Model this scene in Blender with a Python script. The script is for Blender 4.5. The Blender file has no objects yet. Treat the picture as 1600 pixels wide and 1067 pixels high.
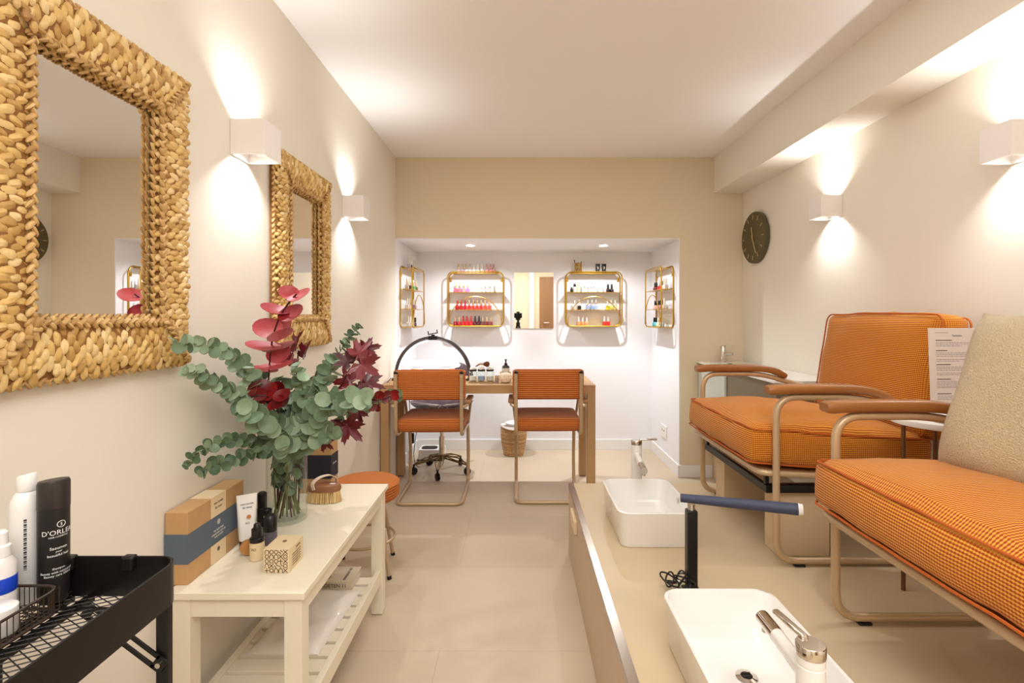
import bpy, math, random
from math import sin, cos, pi, radians, sqrt
from mathutils import Vector, Matrix, noise, Euler
random.seed(7)
S = bpy.context.scene
C = S.collection

# ------------------------------------------------------------------ camera, world, exposure
EYE = 1.18
cam = bpy.data.cameras.new('camera'); co = bpy.data.objects.new('camera', cam); C.objects.link(co)
co.location = (0, 0, EYE); co.rotation_euler = (pi/2, 0, 0)
cam.sensor_width = 36; cam.lens = 18
cam.shift_x = -9.5/1600; cam.shift_y = -41/1600
cam.clip_start = 0.02
S.camera = co
w = bpy.data.worlds.new('world'); S.world = w; w.use_nodes = True
w.node_tree.nodes['Background'].inputs[0].default_value = (1, .93, .84, 1)
w.node_tree.nodes['Background'].inputs[1].default_value = 0.3
S.view_settings.view_transform = 'Standard'; S.view_settings.look = 'None'
S.view_settings.exposure = 0.6; S.view_settings.gamma = 1; S.view_settings.use_curve_mapping = False

def light(kind, name, loc, energy, color=(1, .93, .83), size=.02, rot=(0, 0, 0), **k):
    l = bpy.data.lights.new(name, kind); l.energy = energy; l.color = color
    if kind == 'AREA':
        l.shape = 'RECTANGLE'; l.size = size; l.size_y = k.get('sy', size)
    else:
        l.shadow_soft_size = size
    if kind == 'SPOT':
        l.spot_size = radians(k.get('angle', 90)); l.spot_blend = k.get('blend', .3)
    o = bpy.data.objects.new(name, l); o.location = loc; o.rotation_euler = rot; C.objects.link(o)
    return o
# added soft fill under the ceiling, behind the camera and overhead; no known fixtures
light('AREA', 'fill_lamp_rear', (.25, -.75, 2.28), 33, (.98, .985, 1), 1.5, sy=1.5)
light('AREA', 'fill_lamp_over', (.3, 1.1, 2.315), 9, (.98, .985, 1), .9, sy=2.2)

# ------------------------------------------------------------------ helpers
def srgb(r, g, b):
    f = lambda c: (c/255/12.92) if c/255 <= .04045 else ((c/255+.055)/1.055)**2.4
    return (f(r), f(g), f(b), 1)

def mat(name, col, rough=.6, metal=0, bump=0, bscale=40, var=0, vscale=6, spec=None, sheen=0, emit=None, es=1, coat=0, trans=0, ior=1.45, stretch=None, alpha=1):
    m = bpy.data.materials.new(name); m.use_nodes = True
    nt = m.node_tree; b = nt.nodes['Principled BSDF']; L = nt.links.new
    b.inputs['Base Color'].default_value = col; b.inputs['Roughness'].default_value = rough
    b.inputs['Metallic'].default_value = metal; b.inputs['IOR'].default_value = ior
    if coat: b.inputs['Coat Weight'].default_value = coat
    if sheen: b.inputs['Sheen Weight'].default_value = sheen
    if trans: b.inputs['Transmission Weight'].default_value = trans
    if spec is not None: b.inputs['Specular IOR Level'].default_value = spec
    if emit: b.inputs['Emission Color'].default_value = emit; b.inputs['Emission Strength'].default_value = es
    if alpha < 1: b.inputs['Alpha'].default_value = alpha
    if bump or var:
        tc = nt.nodes.new('ShaderNodeTexCoord'); mp = nt.nodes.new('ShaderNodeMapping')
        if stretch: mp.inputs['Scale'].default_value = stretch
        L(tc.outputs['Object'], mp.inputs['Vector'])
    if var:
        n = nt.nodes.new('ShaderNodeTexNoise'); n.inputs['Scale'].default_value = vscale; n.inputs['Detail'].default_value = 6
        L(mp.outputs[0], n.inputs['Vector'])
        r = nt.nodes.new('ShaderNodeMapRange'); r.inputs[1].default_value = .25; r.inputs[2].default_value = .75
        r.inputs[3].default_value = 1-var; r.inputs[4].default_value = 1+var
        L(n.outputs['Fac'], r.inputs[0])
        v = nt.nodes.new('ShaderNodeVectorMath'); v.operation = 'SCALE'; v.inputs[0].default_value = col[:3]
        L(r.outputs[0], v.inputs['Scale']); L(v.outputs[0], b.inputs['Base Color'])
    if bump:
        n = nt.nodes.new('ShaderNodeTexNoise'); n.inputs['Scale'].default_value = bscale; n.inputs['Detail'].default_value = 5
        L(mp.outputs[0], n.inputs['Vector'])
        bp = nt.nodes.new('ShaderNodeBump'); bp.inputs['Strength'].default_value = bump; bp.inputs['Distance'].default_value = .01
        L(n.outputs['Fac'], bp.inputs['Height']); L(bp.outputs[0], b.inputs['Normal'])
    return m

def island_mat(name, c1, c2, c3, rough=.55, bump=0, bscale=60, sheen=0, trans=0):
    """colour varies from leaf to leaf / strand to strand"""
    m = bpy.data.materials.new(name); m.use_nodes = True; nt = m.node_tree; b = nt.nodes['Principled BSDF']; L = nt.links.new
    g = nt.nodes.new('ShaderNodeNewGeometry'); r = nt.nodes.new('ShaderNodeValToRGB')
    e = r.color_ramp.elements; e[0].color = c1; e[1].color = c3; x = e.new(.5); x.color = c2
    tc = nt.nodes.new('ShaderNodeTexCoord'); n = nt.nodes.new('ShaderNodeTexNoise'); n.inputs['Scale'].default_value = bscale*.6; n.inputs['Detail'].default_value = 5
    L(tc.outputs['Object'], n.inputs['Vector'])
    a = nt.nodes.new('ShaderNodeMath'); a.operation = 'MULTIPLY_ADD'; a.inputs[1].default_value = .55; L(n.outputs['Fac'], a.inputs[0])
    k = nt.nodes.new('ShaderNodeMath'); k.operation = 'MULTIPLY_ADD'; k.inputs[1].default_value = .8; k.inputs[2].default_value = -.18
    L(g.outputs['Random Per Island'], k.inputs[0]); L(k.outputs[0], a.inputs[2])
    L(a.outputs[0], r.inputs[0]); L(r.outputs[0], b.inputs['Base Color']); b.inputs['Roughness'].default_value = rough
    if sheen: b.inputs['Sheen Weight'].default_value = sheen
    if bump:
        bp = nt.nodes.new('ShaderNodeBump'); bp.inputs['Strength'].default_value = bump; bp.inputs['Distance'].default_value = .004
        L(n.outputs['Fac'], bp.inputs['Height']); L(bp.outputs[0], b.inputs['Normal'])
    return m

def weave_mat(name, hot, pale, dark, pitch=.0066, bias=.5, ku=.42):
    """two-tone waffle cloth, pattern in metres on the UV map"""
    m = bpy.data.materials.new(name); m.use_nodes = True; nt = m.node_tree; b = nt.nodes['Principled BSDF']; L = nt.links.new
    uv = nt.nodes.new('ShaderNodeUVMap'); sp = nt.nodes.new('ShaderNodeSeparateXYZ'); L(uv.outputs[0], sp.inputs[0])
    def M(op, a, bb=None, c=None):
        n = nt.nodes.new('ShaderNodeMath'); n.operation = op
        for i, v in enumerate((a, bb, c)):
            if v is None: continue
            if hasattr(v, 'links'): L(v, n.inputs[i])
            else: n.inputs[i].default_value = v
        return n.outputs[0]
    k = 2*pi/pitch
    su = M('SINE', M('MULTIPLY', sp.outputs[0], k)); sv = M('SINE', M('MULTIPLY', sp.outputs[1], k))
    f = M('MULTIPLY_ADD', su, ku, bias); f = M('MULTIPLY_ADD', sv, .8, f)
    cl = nt.nodes.new('ShaderNodeClamp'); L(f, cl.inputs[0])
    r = nt.nodes.new('ShaderNodeValToRGB'); e = r.color_ramp.elements; e[0].color = dark; e[1].color = pale; x = e.new(.4); x.color = hot
    L(cl.outputs[0], r.inputs[0]); L(r.outputs[0], b.inputs['Base Color'])
    b.inputs['Roughness'].default_value = .9; b.inputs['Specular IOR Level'].default_value = .15; b.inputs['Sheen Weight'].default_value = .15
    bp = nt.nodes.new('ShaderNodeBump'); bp.inputs['Strength'].default_value = .5; bp.inputs['Distance'].default_value = .002
    L(cl.outputs[0], bp.inputs['Height']); L(bp.outputs[0], b.inputs['Normal'])
    return m

class MB:
    def __init__(s): s.v = []; s.f = []
    def add(s, v, f):
        o = len(s.v); s.v += [tuple(p) for p in v]; s.f += [tuple(i+o for i in q) for q in f]; return s
    def box(s, x0, x1, y0, y1, z0, z1, M=None):
        v = [(x, y, z) for x in (x0, x1) for y in (y0, y1) for z in (z0, z1)]
        if M: v = [M @ Vector(p) for p in v]
        return s.add(v, [(0, 1, 3, 2), (4, 6, 7, 5), (0, 4, 5, 1), (2, 3, 7, 6), (0, 2, 6, 4), (1, 5, 7, 3)])
    def tube(s, pts, r, n=10, closed=False, cap=True, flat=1):
        pts = [Vector(p) for p in pts]; m = len(pts)
        rs = r if isinstance(r, (list, tuple)) else [r]*m
        V = []; nrm = None
        for i in range(m):
            if closed: t = pts[(i+1) % m]-pts[i-1]
            else: t = pts[min(i+1, m-1)]-pts[max(i-1, 0)]
            t = t.normalized() if t.length > 1e-9 else Vector((0, 0, 1))
            if nrm is None:
                a = Vector((0, 0, 1)) if abs(t.z) < .9 else Vector((1, 0, 0))
                nrm = (a-t*a.dot(t)).normalized()
            else:
                q = nrm-t*nrm.dot(t)
                nrm = q.normalized() if q.length > 1e-6 else nrm
            bn = t.cross(nrm)
            for k in range(n):
                a = 2*pi*k/n; V.append(pts[i]+nrm*cos(a)*rs[i]*flat+bn*sin(a)*rs[i])
        F = []
        for i in range(m if closed else m-1):
            j = (i+1) % m
            for k in range(n): F.append((i*n+k, i*n+(k+1) % n, j*n+(k+1) % n, j*n+k))
        if not closed and cap: F += [tuple(range(n))[::-1], tuple(range((m-1)*n, m*n))]
        return s.add(V, F)
    def lathe(s, prof, c=(0, 0, 0), n=24, M=None, cap=True):
        V = []; F = []
        for r, z in prof:
            for k in range(n):
                a = 2*pi*k/n; V.append(Vector((r*cos(a), r*sin(a), z)))
        for i in range(len(prof)-1):
            for k in range(n): F.append((i*n+k, i*n+(k+1) % n, (i+1)*n+(k+1) % n, (i+1)*n+k))
        if cap: F += [tuple(range(n))[::-1], tuple(range((len(prof)-1)*n, len(prof)*n))]
        if M: V = [M @ p for p in V]
        c = Vector(c)
        return s.add([p+c for p in V], F)
    def loft(s, loops, cap0=True, cap1=True):
        n = len(loops[0]); V = [p for l in loops for p in l]; F = []
        for i in range(len(loops)-1):
            for k in range(n): F.append((i*n+k, i*n+(k+1) % n, (i+1)*n+(k+1) % n, (i+1)*n+k))
        if cap0: F.append(tuple(range(n))[::-1])
        if cap1: F.append(tuple(range((len(loops)-1)*n, len(loops)*n)))
        return s.add(V, F)
    def ell(s, c, rx, ry, rz, M=None, n=10, m=6):
        V = [Vector((0, 0, -rz))]; F = []
        for i in range(1, m):
            t = -pi/2+pi*i/m
            for k in range(n): V.append(Vector((rx*cos(t)*cos(2*pi*k/n), ry*cos(t)*sin(2*pi*k/n), rz*sin(t))))
        V.append(Vector((0, 0, rz)))
        for k in range(n):
            F.append((0, 1+(k+1) % n, 1+k)); o = 1+(m-2)*n; F.append((o+k, o+(k+1) % n, len(V)-1))
            for i in range(m-2):
                a = 1+i*n; F.append((a+k, a+(k+1) % n, a+n+(k+1) % n, a+n+k))
        if M: V = [M @ p for p in V]
        c = Vector(c)
        return s.add([p+c for p in V], F)

def rrect(cx, cy, w, d, r, z, n=5):
    P = []
    for (sx, sy, a0) in ((1, 1, 0), (-1, 1, pi/2), (-1, -1, pi), (1, -1, 3*pi/2)):
        for k in range(n+1):
            a = a0+pi/2*k/n
            P.append(Vector((cx+sx*(w/2-r)+r*cos(a), cy+sy*(d/2-r)+r*sin(a), z)))
    return P

def bend(pts, r=.04, n=6, closed=False):
    """polyline with rounded corners"""
    P = [Vector(p) for p in pts]; out = []; m = len(P)
    for i, p in enumerate(P):
        if not closed and i in (0, m-1): out.append(p); continue
        a = P[i-1]; b = P[(i+1) % m]; da = (a-p); db = (b-p)
        rr = min(r, da.length*.49, db.length*.49); s0 = p+da.normalized()*rr; s1 = p+db.normalized()*rr
        for k in range(n+1):
            t = k/n; out.append(s0*(1-t)**2+p*2*t*(1-t)+s1*t*t)
    return out

def catmull(P, n=8):
    P = [Vector(p) for p in P]; Q = [P[0]*2-P[1]]+P+[P[-1]*2-P[-2]]; out = []
    for i in range(1, len(Q)-2):
        a, b, c, d = Q[i-1:i+3]
        for k in range(n):
            t = k/n; out.append(.5*((2*b)+(-a+c)*t+(2*a-5*b+4*c-d)*t*t+(-a+3*b-3*c+d)*t**3))
    out.append(P[-1]); return out

def wl(o):
    v = Vector((0, 0, 0))
    while o: v = v+o.location; o = o.parent
    return v
def tag(o, label=None, cat=None, group=None, kind=None):
    if label: o['label'] = label
    if cat: o['category'] = cat
    if group: o['group'] = group
    if kind: o['kind'] = kind
    return o
def obj(name, mb, m, parent=None, smooth=True, bevel=0, uv=False, label=None, origin=None, segs=2, angle=40):
    me = bpy.data.meshes.new(name)
    V = [Vector(p) for p in mb.v]
    if parent: off = wl(parent)
    elif origin: off = Vector(origin)
    else:
        xs = [p.x for p in V]; ys = [p.y for p in V]; zs = [p.z for p in V]
        off = Vector(((min(xs)+max(xs))/2, (min(ys)+max(ys))/2, min(zs)))
    me.from_pydata([p-off for p in V], [], mb.f); me.validate(); me.update()
    if uv:
        u = me.uv_layers.new(name='UVMap')
        ax = getattr(mb, 'ax', None)
        for poly in me.polygons:
            nx, ny, nz = map(abs, ax[poly.index] if ax and len(ax) == len(me.polygons) else poly.normal)
            for li in poly.loop_indices:
                c = me.vertices[me.loops[li].vertex_index].co
                u.data[li].uv = (c.y, c.z) if nx >= ny and nx >= nz else ((c.x, c.z) if ny >= nz else (c.x, c.y))
    me.materials.append(m)
    o = bpy.data.objects.new(name, me); C.objects.link(o)
    if parent: o.parent = parent
    else: o.location = off
    if bevel:
        b = o.modifiers.new('bevel', 'BEVEL'); b.width = bevel; b.segments = segs; b.limit_method = 'ANGLE'; b.angle_limit = radians(35)
    if smooth:
        for p in me.polygons: p.use_smooth = True
        me.set_sharp_from_angle(angle=radians(angle))
    if label: o['label'] = label
    return o
def thing(name, label, cat, loc, group=None):
    o = bpy.data.objects.new(name, None); C.objects.link(o); o.location = loc; o.empty_display_size = .05
    return tag(o, label, cat, group)
def struct(name, mb, m, **k):
    o = obj(name, mb, m, **k)
    if not o.parent: o['kind'] = 'structure'
    return o
def copy_tree(o, parent=None):
    c = o.copy(); C.objects.link(c)
    if parent: c.parent = parent
    for ch in [x for x in S.objects if x.parent == o]: copy_tree(ch, c)
    return c
def B(*a): return MB().box(*a)
def P(px, py, d):   # point of the room seen at this spot of the frame, d metres deep
    return Vector(((px-809.5)*d/800, d, EYE-(py-492.5)*d/800))

FONT = {}
def text_mb(s, size, M=None, bendf=None, extrude=.0002, align='CENTER'):
    cu = bpy.data.curves.new('t', 'FONT'); cu.body = s; cu.size = size; cu.extrude = extrude; cu.align_x = align; cu.resolution_u = 2
    to = bpy.data.objects.new('t', cu); C.objects.link(to); bpy.context.view_layer.update()
    me = to.to_mesh(); mb = MB(); V = [v.co.copy() for v in me.vertices]
    if bendf: V = [bendf(v) for v in V]
    if M: V = [M @ v for v in V]
    mb.add(V, [tuple(p.vertices) for p in me.polygons]); to.to_mesh_clear()
    bpy.data.objects.remove(to); bpy.data.curves.remove(cu)
    return mb
def frame(o, X, Y):   # matrix putting local x,y,z on X,Y,X×Y at o
    X = Vector(X).normalized(); Y = Vector(Y).normalized(); Z = X.cross(Y)
    m = Matrix((X, Y, Z)).transposed().to_4x4(); m.translation = Vector(o); return m

def cushion_mb(c, sx, sy, sz, r=.03, crown=.02, n=14, M=None, rumple=.004, side=.0, seed=0, crown_b=None):
    """rounded pad, centred on c, swelling on its top and bottom"""
    mb = MB(); idx = {}; V = []; F = []
    cb = crown if crown_b is None else crown_b
    def pt(a, b, cc):
        k = (round(a, 5), round(b, 5), round(cc, 5))
        if k in idx: return idx[k]
        p = Vector((a*sx/2, b*sy/2, cc*sz/2)); q = Vector((max(-sx/2+r, min(sx/2-r, p.x)), max(-sy/2+r, min(sy/2-r, p.y)), max(-sz/2+r, min(sz/2-r, p.z))))
        d = p-q
        if d.length > 1e-9: p = q+d.normalized()*min(d.length, r)
        u = (1-a*a)**.6*(1-b*b)**.6 if abs(a) < 1 and abs(b) < 1 else 0
        p.z += (crown if cc > 0 else -cb)*abs(cc)*u
        if side:
            p.x += side*a*(1-b*b)*(1-cc*cc*.7); p.y += side*b*(1-a*a)*(1-cc*cc*.7)
        nn = noise.noise_vector(p*9+Vector((seed, seed*2, 0)))
        p += nn*rumple
        idx[k] = len(V); V.append(p); return idx[k]
    g = [math.sin(-pi/2+pi*i/n)*.35+(-1+2*i/n)*.65 for i in range(n+1)]
    gz = [-1, -.8, -.4, 0, .4, .8, 1]
    def face(fn, A, Bb):
        for i in range(len(A)-1):
            for j in range(len(Bb)-1): F.append((fn(A[i], Bb[j]), fn(A[i+1], Bb[j]), fn(A[i+1], Bb[j+1]), fn(A[i], Bb[j+1])))
    face(lambda a, b: pt(a, b, 1), g, g); face(lambda a, b: pt(b, a, -1), g, g)
    face(lambda a, b: pt(1, a, b), g, gz); face(lambda a, b: pt(-1, -a, b), g, gz)
    face(lambda a, b: pt(-a, 1, b), g, gz); face(lambda a, b: pt(a, -1, b), g, gz)
    nz = 2*(len(g)-1)**2; ns = (len(g)-1)*(len(gz)-1); ax = [Vector((0, 0, 1))]*nz+[Vector((1, 0, 0))]*(2*ns)+[Vector((0, 1, 0))]*(2*ns)
    mb.ax = [(M @ a if M else a) for a in ax]
    if M: V = [M @ p for p in V]
    c = Vector(c); return mb.add([p+c for p in V], F)
def piping_mb(c, sx, sy, z, r=.03, tr=.0032, M=None, seed=0, rumple=.003, side=0):
    P0 = rrect(0, 0, sx-.006, sy-.006, r, z, 4)
    # subdivide straights
    Q = []
    for i, p in enumerate(P0):
        q = P0[(i+1) % len(P0)]; k = max(1, int((q-p).length/.04))
        for j in range(k):
            x = p.lerp(q, j/k); a = x.x/(sx/2); b = x.y/(sy/2)
            if side: x = x+Vector((side*a*max(0, 1-b*b)*.4, side*b*max(0, 1-a*a)*.4, 0))
            Q.append(x+noise.noise_vector(x*9+Vector((seed, seed*2, 0)))*rumple)
    if M: Q = [M @ p for p in Q]
    c = Vector(c); return MB().tube([p+c for p in Q], tr, 6, closed=True)

# ------------------------------------------------------------------ materials
m_wall = mat('cream_wall', srgb(238, 230, 216), .85, bump=.08, bscale=25, var=.015, vscale=3)
m_wallb = mat('beige_wall', srgb(232, 215, 186), .85, bump=.08, bscale=25, var=.015, vscale=3)
m_white = mat('white_wall', srgb(240, 239, 242), .8, bump=.05, bscale=25)
m_ceil = mat('ceiling_paint', srgb(244, 241, 238), .9, bump=.05, bscale=12)
m_floor = mat('microcement', srgb(207, 188, 162), .42, bump=.04, bscale=9, var=.07, vscale=2.6, spec=.35)
def seams(m, w_, h_, loc):
    nt = m.node_tree; b = nt.nodes['Principled BSDF']; src = b.inputs['Base Color'].links[0].from_socket
    tc = nt.nodes.new('ShaderNodeTexCoord'); mp = nt.nodes.new('ShaderNodeMapping'); mp.inputs['Location'].default_value = loc
    br = nt.nodes.new('ShaderNodeTexBrick'); br.inputs['Scale'].default_value = 1; br.inputs['Brick Width'].default_value = w_; br.inputs['Row Height'].default_value = h_
    br.inputs['Mortar Size'].default_value = .0013; br.inputs['Mortar Smooth'].default_value = .2
    br.inputs['Color1'].default_value = (1, 1, 1, 1); br.inputs['Color2'].default_value = (.955, .955, .955, 1); br.inputs['Mortar'].default_value = (.80, .78, .76, 1)
    mx = nt.nodes.new('ShaderNodeMix'); mx.data_type = 'RGBA'; mx.blend_type = 'MULTIPLY'; mx.inputs[0].default_value = 1
    nt.links.new(tc.outputs['Object'], mp.inputs[0]); nt.links.new(mp.outputs[0], br.inputs['Vector'])
    nt.links.new(src, mx.inputs[6]); nt.links.new(br.outputs['Color'], mx.inputs[7]); nt.links.new(mx.outputs[2], b.inputs['Base Color'])
seams(m_floor, 1.2, .6, (.05, .05, 0))
m_pod = mat('podium_microcement', srgb(206, 184, 150), .40, bump=.04, bscale=9, var=.05, vscale=3, spec=.35)
m_podside = mat('podium_side', srgb(208, 184, 156), .6, var=.04, vscale=5)
m_trim = mat('white_trim', srgb(240, 238, 236), .5)
m_plaster = mat('sconce_plaster', srgb(242, 236, 232), .7)
m_alu = mat('aluminium', srgb(190, 180, 170), .28, 1)
m_chrome = mat('chrome', srgb(215, 208, 200), .08, 1)
m_brass = mat('brushed_brass', srgb(200, 160, 62), .32, .9)
m_bronze = mat('bronze_wire', srgb(128, 104, 66), .35, .8)
m_gold = mat('gold_wire', srgb(214, 176, 90), .3, .9)
m_tube = mat('sand_metal', srgb(196, 168, 132), .32, .25)
m_black = mat('black_metal', srgb(24, 21, 20), .35, .2)
m_blackp = mat('black_plastic', srgb(20, 18, 18), .35)
m_ceramic = mat('white_ceramic', srgb(243, 240, 234), .08, coat=.5)
m_benchw = mat('bench_paint', srgb(240, 230, 206), .32, spec=.5)
m_oak = mat('oak_veneer', srgb(188, 150, 104), .5, var=.08, vscale=14, stretch=(1, 1, .12))
m_oakx = mat('oak_rail', srgb(188, 150, 104), .5, var=.08, vscale=14, stretch=(.12, 1, 1))
m_teak = mat('teak_arm', srgb(152, 98, 50), .38, var=.18, vscale=24, stretch=(.15, 1, 1), coat=.1)
m_walnut = mat('walnut_arm', srgb(170, 122, 84), .4, var=.15, vscale=24, stretch=(1, .15, 1))
m_orange = weave_mat('orange_waffle_cloth', srgb(198, 104, 18), srgb(220, 160, 60), srgb(160, 64, 9))
m_orange2 = weave_mat('orange_ribbed_cloth', srgb(192, 104, 44), srgb(212, 136, 70), srgb(160, 72, 26), pitch=.0125, ku=.1)
m_pipe = mat('orange_piping', srgb(186, 92, 26), .85, bump=.3, bscale=200)
m_linen = mat('sand_linen', srgb(204, 178, 136), .95, bump=.8, bscale=260, var=.06, vscale=90, sheen=.4)
m_straw = island_mat('seagrass', srgb(172, 128, 64), srgb(218, 180, 108), srgb(238, 212, 156), .55, .5, 90)
m_strawdark = mat('seagrass_core', srgb(146, 100, 50), .8, bump=.6, bscale=80)
m_rope = island_mat('seagrass_rope', srgb(158, 116, 64), srgb(200, 160, 98), srgb(222, 188, 130), .6, .5, 120)
m_mirror = mat('mirror_glass', (.92, .92, .91, 1), .0, 1)
m_clockd = mat('olive_clock', srgb(88, 78, 50), .5)
m_glass = bpy.data.materials.new('clear_glass'); m_glass.use_nodes = True
_n = m_glass.node_tree; _o = _n.nodes['Material Output']; _n.nodes.remove(_n.nodes['Principled BSDF'])
_t = _n.nodes.new('ShaderNodeBsdfTransparent'); _t.inputs[0].default_value = (.965, .985, .975, 1)
_g = _n.nodes.new('ShaderNodeBsdfGlossy'); _g.inputs['Roughness'].default_value = .02
_l = _n.nodes.new('ShaderNodeLayerWeight'); _l.inputs[0].default_value = .5; _p = _n.nodes.new('ShaderNodeMath'); _p.operation = 'POWER'; _p.inputs[1].default_value = 3.5
_f = _n.nodes.new('ShaderNodeMath'); _f.operation = 'MULTIPLY_ADD'; _f.inputs[1].default_value = .5; _f.inputs[2].default_value = .03; _m = _n.nodes.new('ShaderNodeMixShader')
_n.links.new(_l.outputs['Facing'], _p.inputs[0]); _n.links.new(_p.outputs[0], _f.inputs[0]); _n.links.new(_f.outputs[0], _m.inputs[0]); _n.links.new(_t.outputs[0], _m.inputs[1]); _n.links.new(_g.outputs[0], _m.inputs[2]); _n.links.new(_m.outputs[0], _o.inputs[0])
m_euc = island_mat('eucalyptus_leaf', srgb(88, 112, 82), srgb(134, 157, 126), srgb(178, 195, 166), .6)
m_eucg = island_mat('young_eucalyptus_leaf', srgb(62, 86, 60), srgb(96, 120, 88), srgb(142, 160, 126), .5)
m_red = island_mat('red_leaf', srgb(136, 30, 38), srgb(168, 52, 58), srgb(192, 82, 82), .45)
m_dred = island_mat('dark_red_leaf', srgb(84, 10, 16), srgb(128, 20, 24), srgb(166, 40, 38), .4)
m_maple = island_mat('maple_leaf', srgb(62, 8, 16), srgb(92, 12, 22), srgb(128, 28, 34), .45, .3, 60)
m_stem = mat('green_stem', srgb(104, 106, 58), .6)
m_stemr = mat('dark_stem', srgb(70, 22, 24), .5)
m_kraft = mat('kraft_card', srgb(194, 152, 104), .8, var=.04, vscale=30)
m_slate = mat('slate_sleeve', srgb(92, 104, 116), .8)
m_navy = mat('navy_sleeve', srgb(40, 40, 52), .8)
m_cream = mat('cream_card', srgb(232, 208, 168), .75)
m_ink = mat('dark_ink', srgb(40, 32, 28), .7)
m_inkl = mat('pale_ink', srgb(214, 206, 192), .7)
m_whitep = mat('white_plastic', srgb(240, 237, 232), .35)
m_amber = mat('amber_window', srgb(190, 122, 50), .4)
m_wicker = island_mat('wicker', srgb(168, 122, 72), srgb(208, 168, 116), srgb(228, 196, 150), .6, .3, 90)
m_cloth = mat('white_cloth', srgb(240, 232, 224), .8, bump=.2, bscale=60)
m_purple = mat('plum_leatherette', srgb(74, 52, 58), .5)
m_bristle = island_mat('bristle', srgb(196, 160, 96), srgb(222, 190, 130), srgb(236, 210, 160), .7)
m_paper = mat('paper', srgb(226, 212, 200), .8)
m_bluefoam = mat('dark_blue_foam', srgb(58, 64, 88), .5, bump=.1, bscale=60)
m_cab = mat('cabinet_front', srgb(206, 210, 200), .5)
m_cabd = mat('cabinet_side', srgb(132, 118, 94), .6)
m_door = mat('door_wood', srgb(150, 110, 74), .5, var=.1, vscale=14, stretch=(1, 1, .1))
def emis(name, col, st): return mat(name, col, .5, emit=col, es=st)
m_led = emis('led_panel', (1, .97, .94, 1), 14)
m_lamp = emis('lamp_glow', (.96, .97, 1, 1), 1.5)

# ------------------------------------------------------------------ room shell
XL, XR, YW, YB, H = -.893, 1.64, 3.73, 4.50, 2.33
RX, RH = 1.173, 1.735
struct('floor', B(XL-.1, XR+.1, -2.1, YB+.1, -.05, 0), m_floor, smooth=False)
struct('ceiling', B(XL-.1, XR+.1, -2.1, YB+.1, H, H+.05), m_ceil, smooth=False)
struct('wall_left', B(XL-.1, XL, -2.1, YW, 0, H), m_wall, smooth=False)
struct('wall_right', B(XR, XR+.1, -2.1, YW, 0, H), m_wall, smooth=False)
struct('wall_lintel', B(XL-.1, XR+.1, YW, YB+.1, RH+.006, H), m_wallb, smooth=False)
struct('wall_pier', B(RX+.006, XR+.1, YW, YB+.1, 0, RH+.006), m_wallb, smooth=False)
struct('wall_recess_left', B(XL-.1, XL, YW, YB+.1, 0, RH), m_white, smooth=False)
struct('wall_recess_right', B(RX, RX+.006, YW+.001, YB, 0, RH), m_white, smooth=False)
struct('wall_back', B(XL, RX, YB, YB+.1, 0, RH), m_white, smooth=False)
struct('ceiling_recess', B(XL, RX+.006, YW+.001, YB, RH, RH+.006), m_white, smooth=False)
struct('ceiling_beam', B(1.429, XR, -2, YW, 2.068, H), m_wall, smooth=False)
struct('wall_rear', B(XL-.1, XR+.1, -2.1, -2.0, 0, H), m_wallb, smooth=False)
d = struct('door_1', B(.46, 1.30, -2.0, -1.96, 0, 2.0), m_door, bevel=.003)
obj('door_handle', MB().tube(bend([(.54, -1.96, 1.02), (.54, -1.91, 1.02), (.66, -1.91, 1.02)], .02), .008), m_chrome, d)
struct('trim_1', B(.24, .34, -2.0, -1.93, 0, H), m_trim, smooth=False)
struct('baseboard_back', B(XL+.012, RX-.012, YB-.012, YB, 0, .092), m_trim, bevel=.002)
struct('baseboard_recess_right', B(RX-.012, RX, YW-.012, YB, 0, .09), m_trim, bevel=.002)
struct('baseboard_recess_left', B(XL, XL+.012, 3.84, YB, 0, .09), m_trim, bevel=.002)
struct('baseboard_pier', B(RX, 1.414, YW-.012, YW, 0, .09), m_trim, bevel=.002)
struct('trim_2', B(1.415, XR, 2.56, YW, 0, .19), mat('low_boxing', srgb(222, 198, 170), .8), smooth=False)

# podium
PH = .343; PX = .252; PF = 2.551
t = thing('podium', 'beige raised podium with metal edge strip under the foot basins and armchairs', 'platform', (.95, 1.0, 0))
obj('deck', B(PX+.012, XR-.001, -1.6, PF-.002, 0, PH), m_pod, t, smooth=False)
obj('side_panel', B(PX, PX+.0115, -1.6, 2.392, 0, PH-.004), m_podside, t, smooth=False)
obj('end_panel', B(PX, PX+.0115, 2.397, PF-.002, 0, PH-.004), m_podside, t, smooth=False)
obj('edge_strip', MB().box(PX-.001, PX+.024, -1.6, PF, PH-.003, PH+.0015).box(PX-.0015, PX, -1.6, PF, PH-.02, PH-.003), m_alu, t, smooth=False)
obj('pull_tab', B(PX-.014, PX, 2.18, 2.34, .245, .30), m_cream, t, bevel=.002, label='pale wooden pull tab')

# wall outlet in the recess
t = thing('wall_outlet', 'white double wall socket low on the right side of the alcove', 'socket', (RX, 4.12, .18))
obj('plate', B(RX-.009, RX, 4.03, 4.18, .20, .30), m_trim, t, bevel=.003)
for yh in (4.08, 4.13): obj('socket_hole', MB().lathe([(.006, 0), (.006, .002)], (RX-.0095, yh, .26), 10, Matrix.Rotation(-pi/2, 3, 'Y')), m_ink, t)

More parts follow.
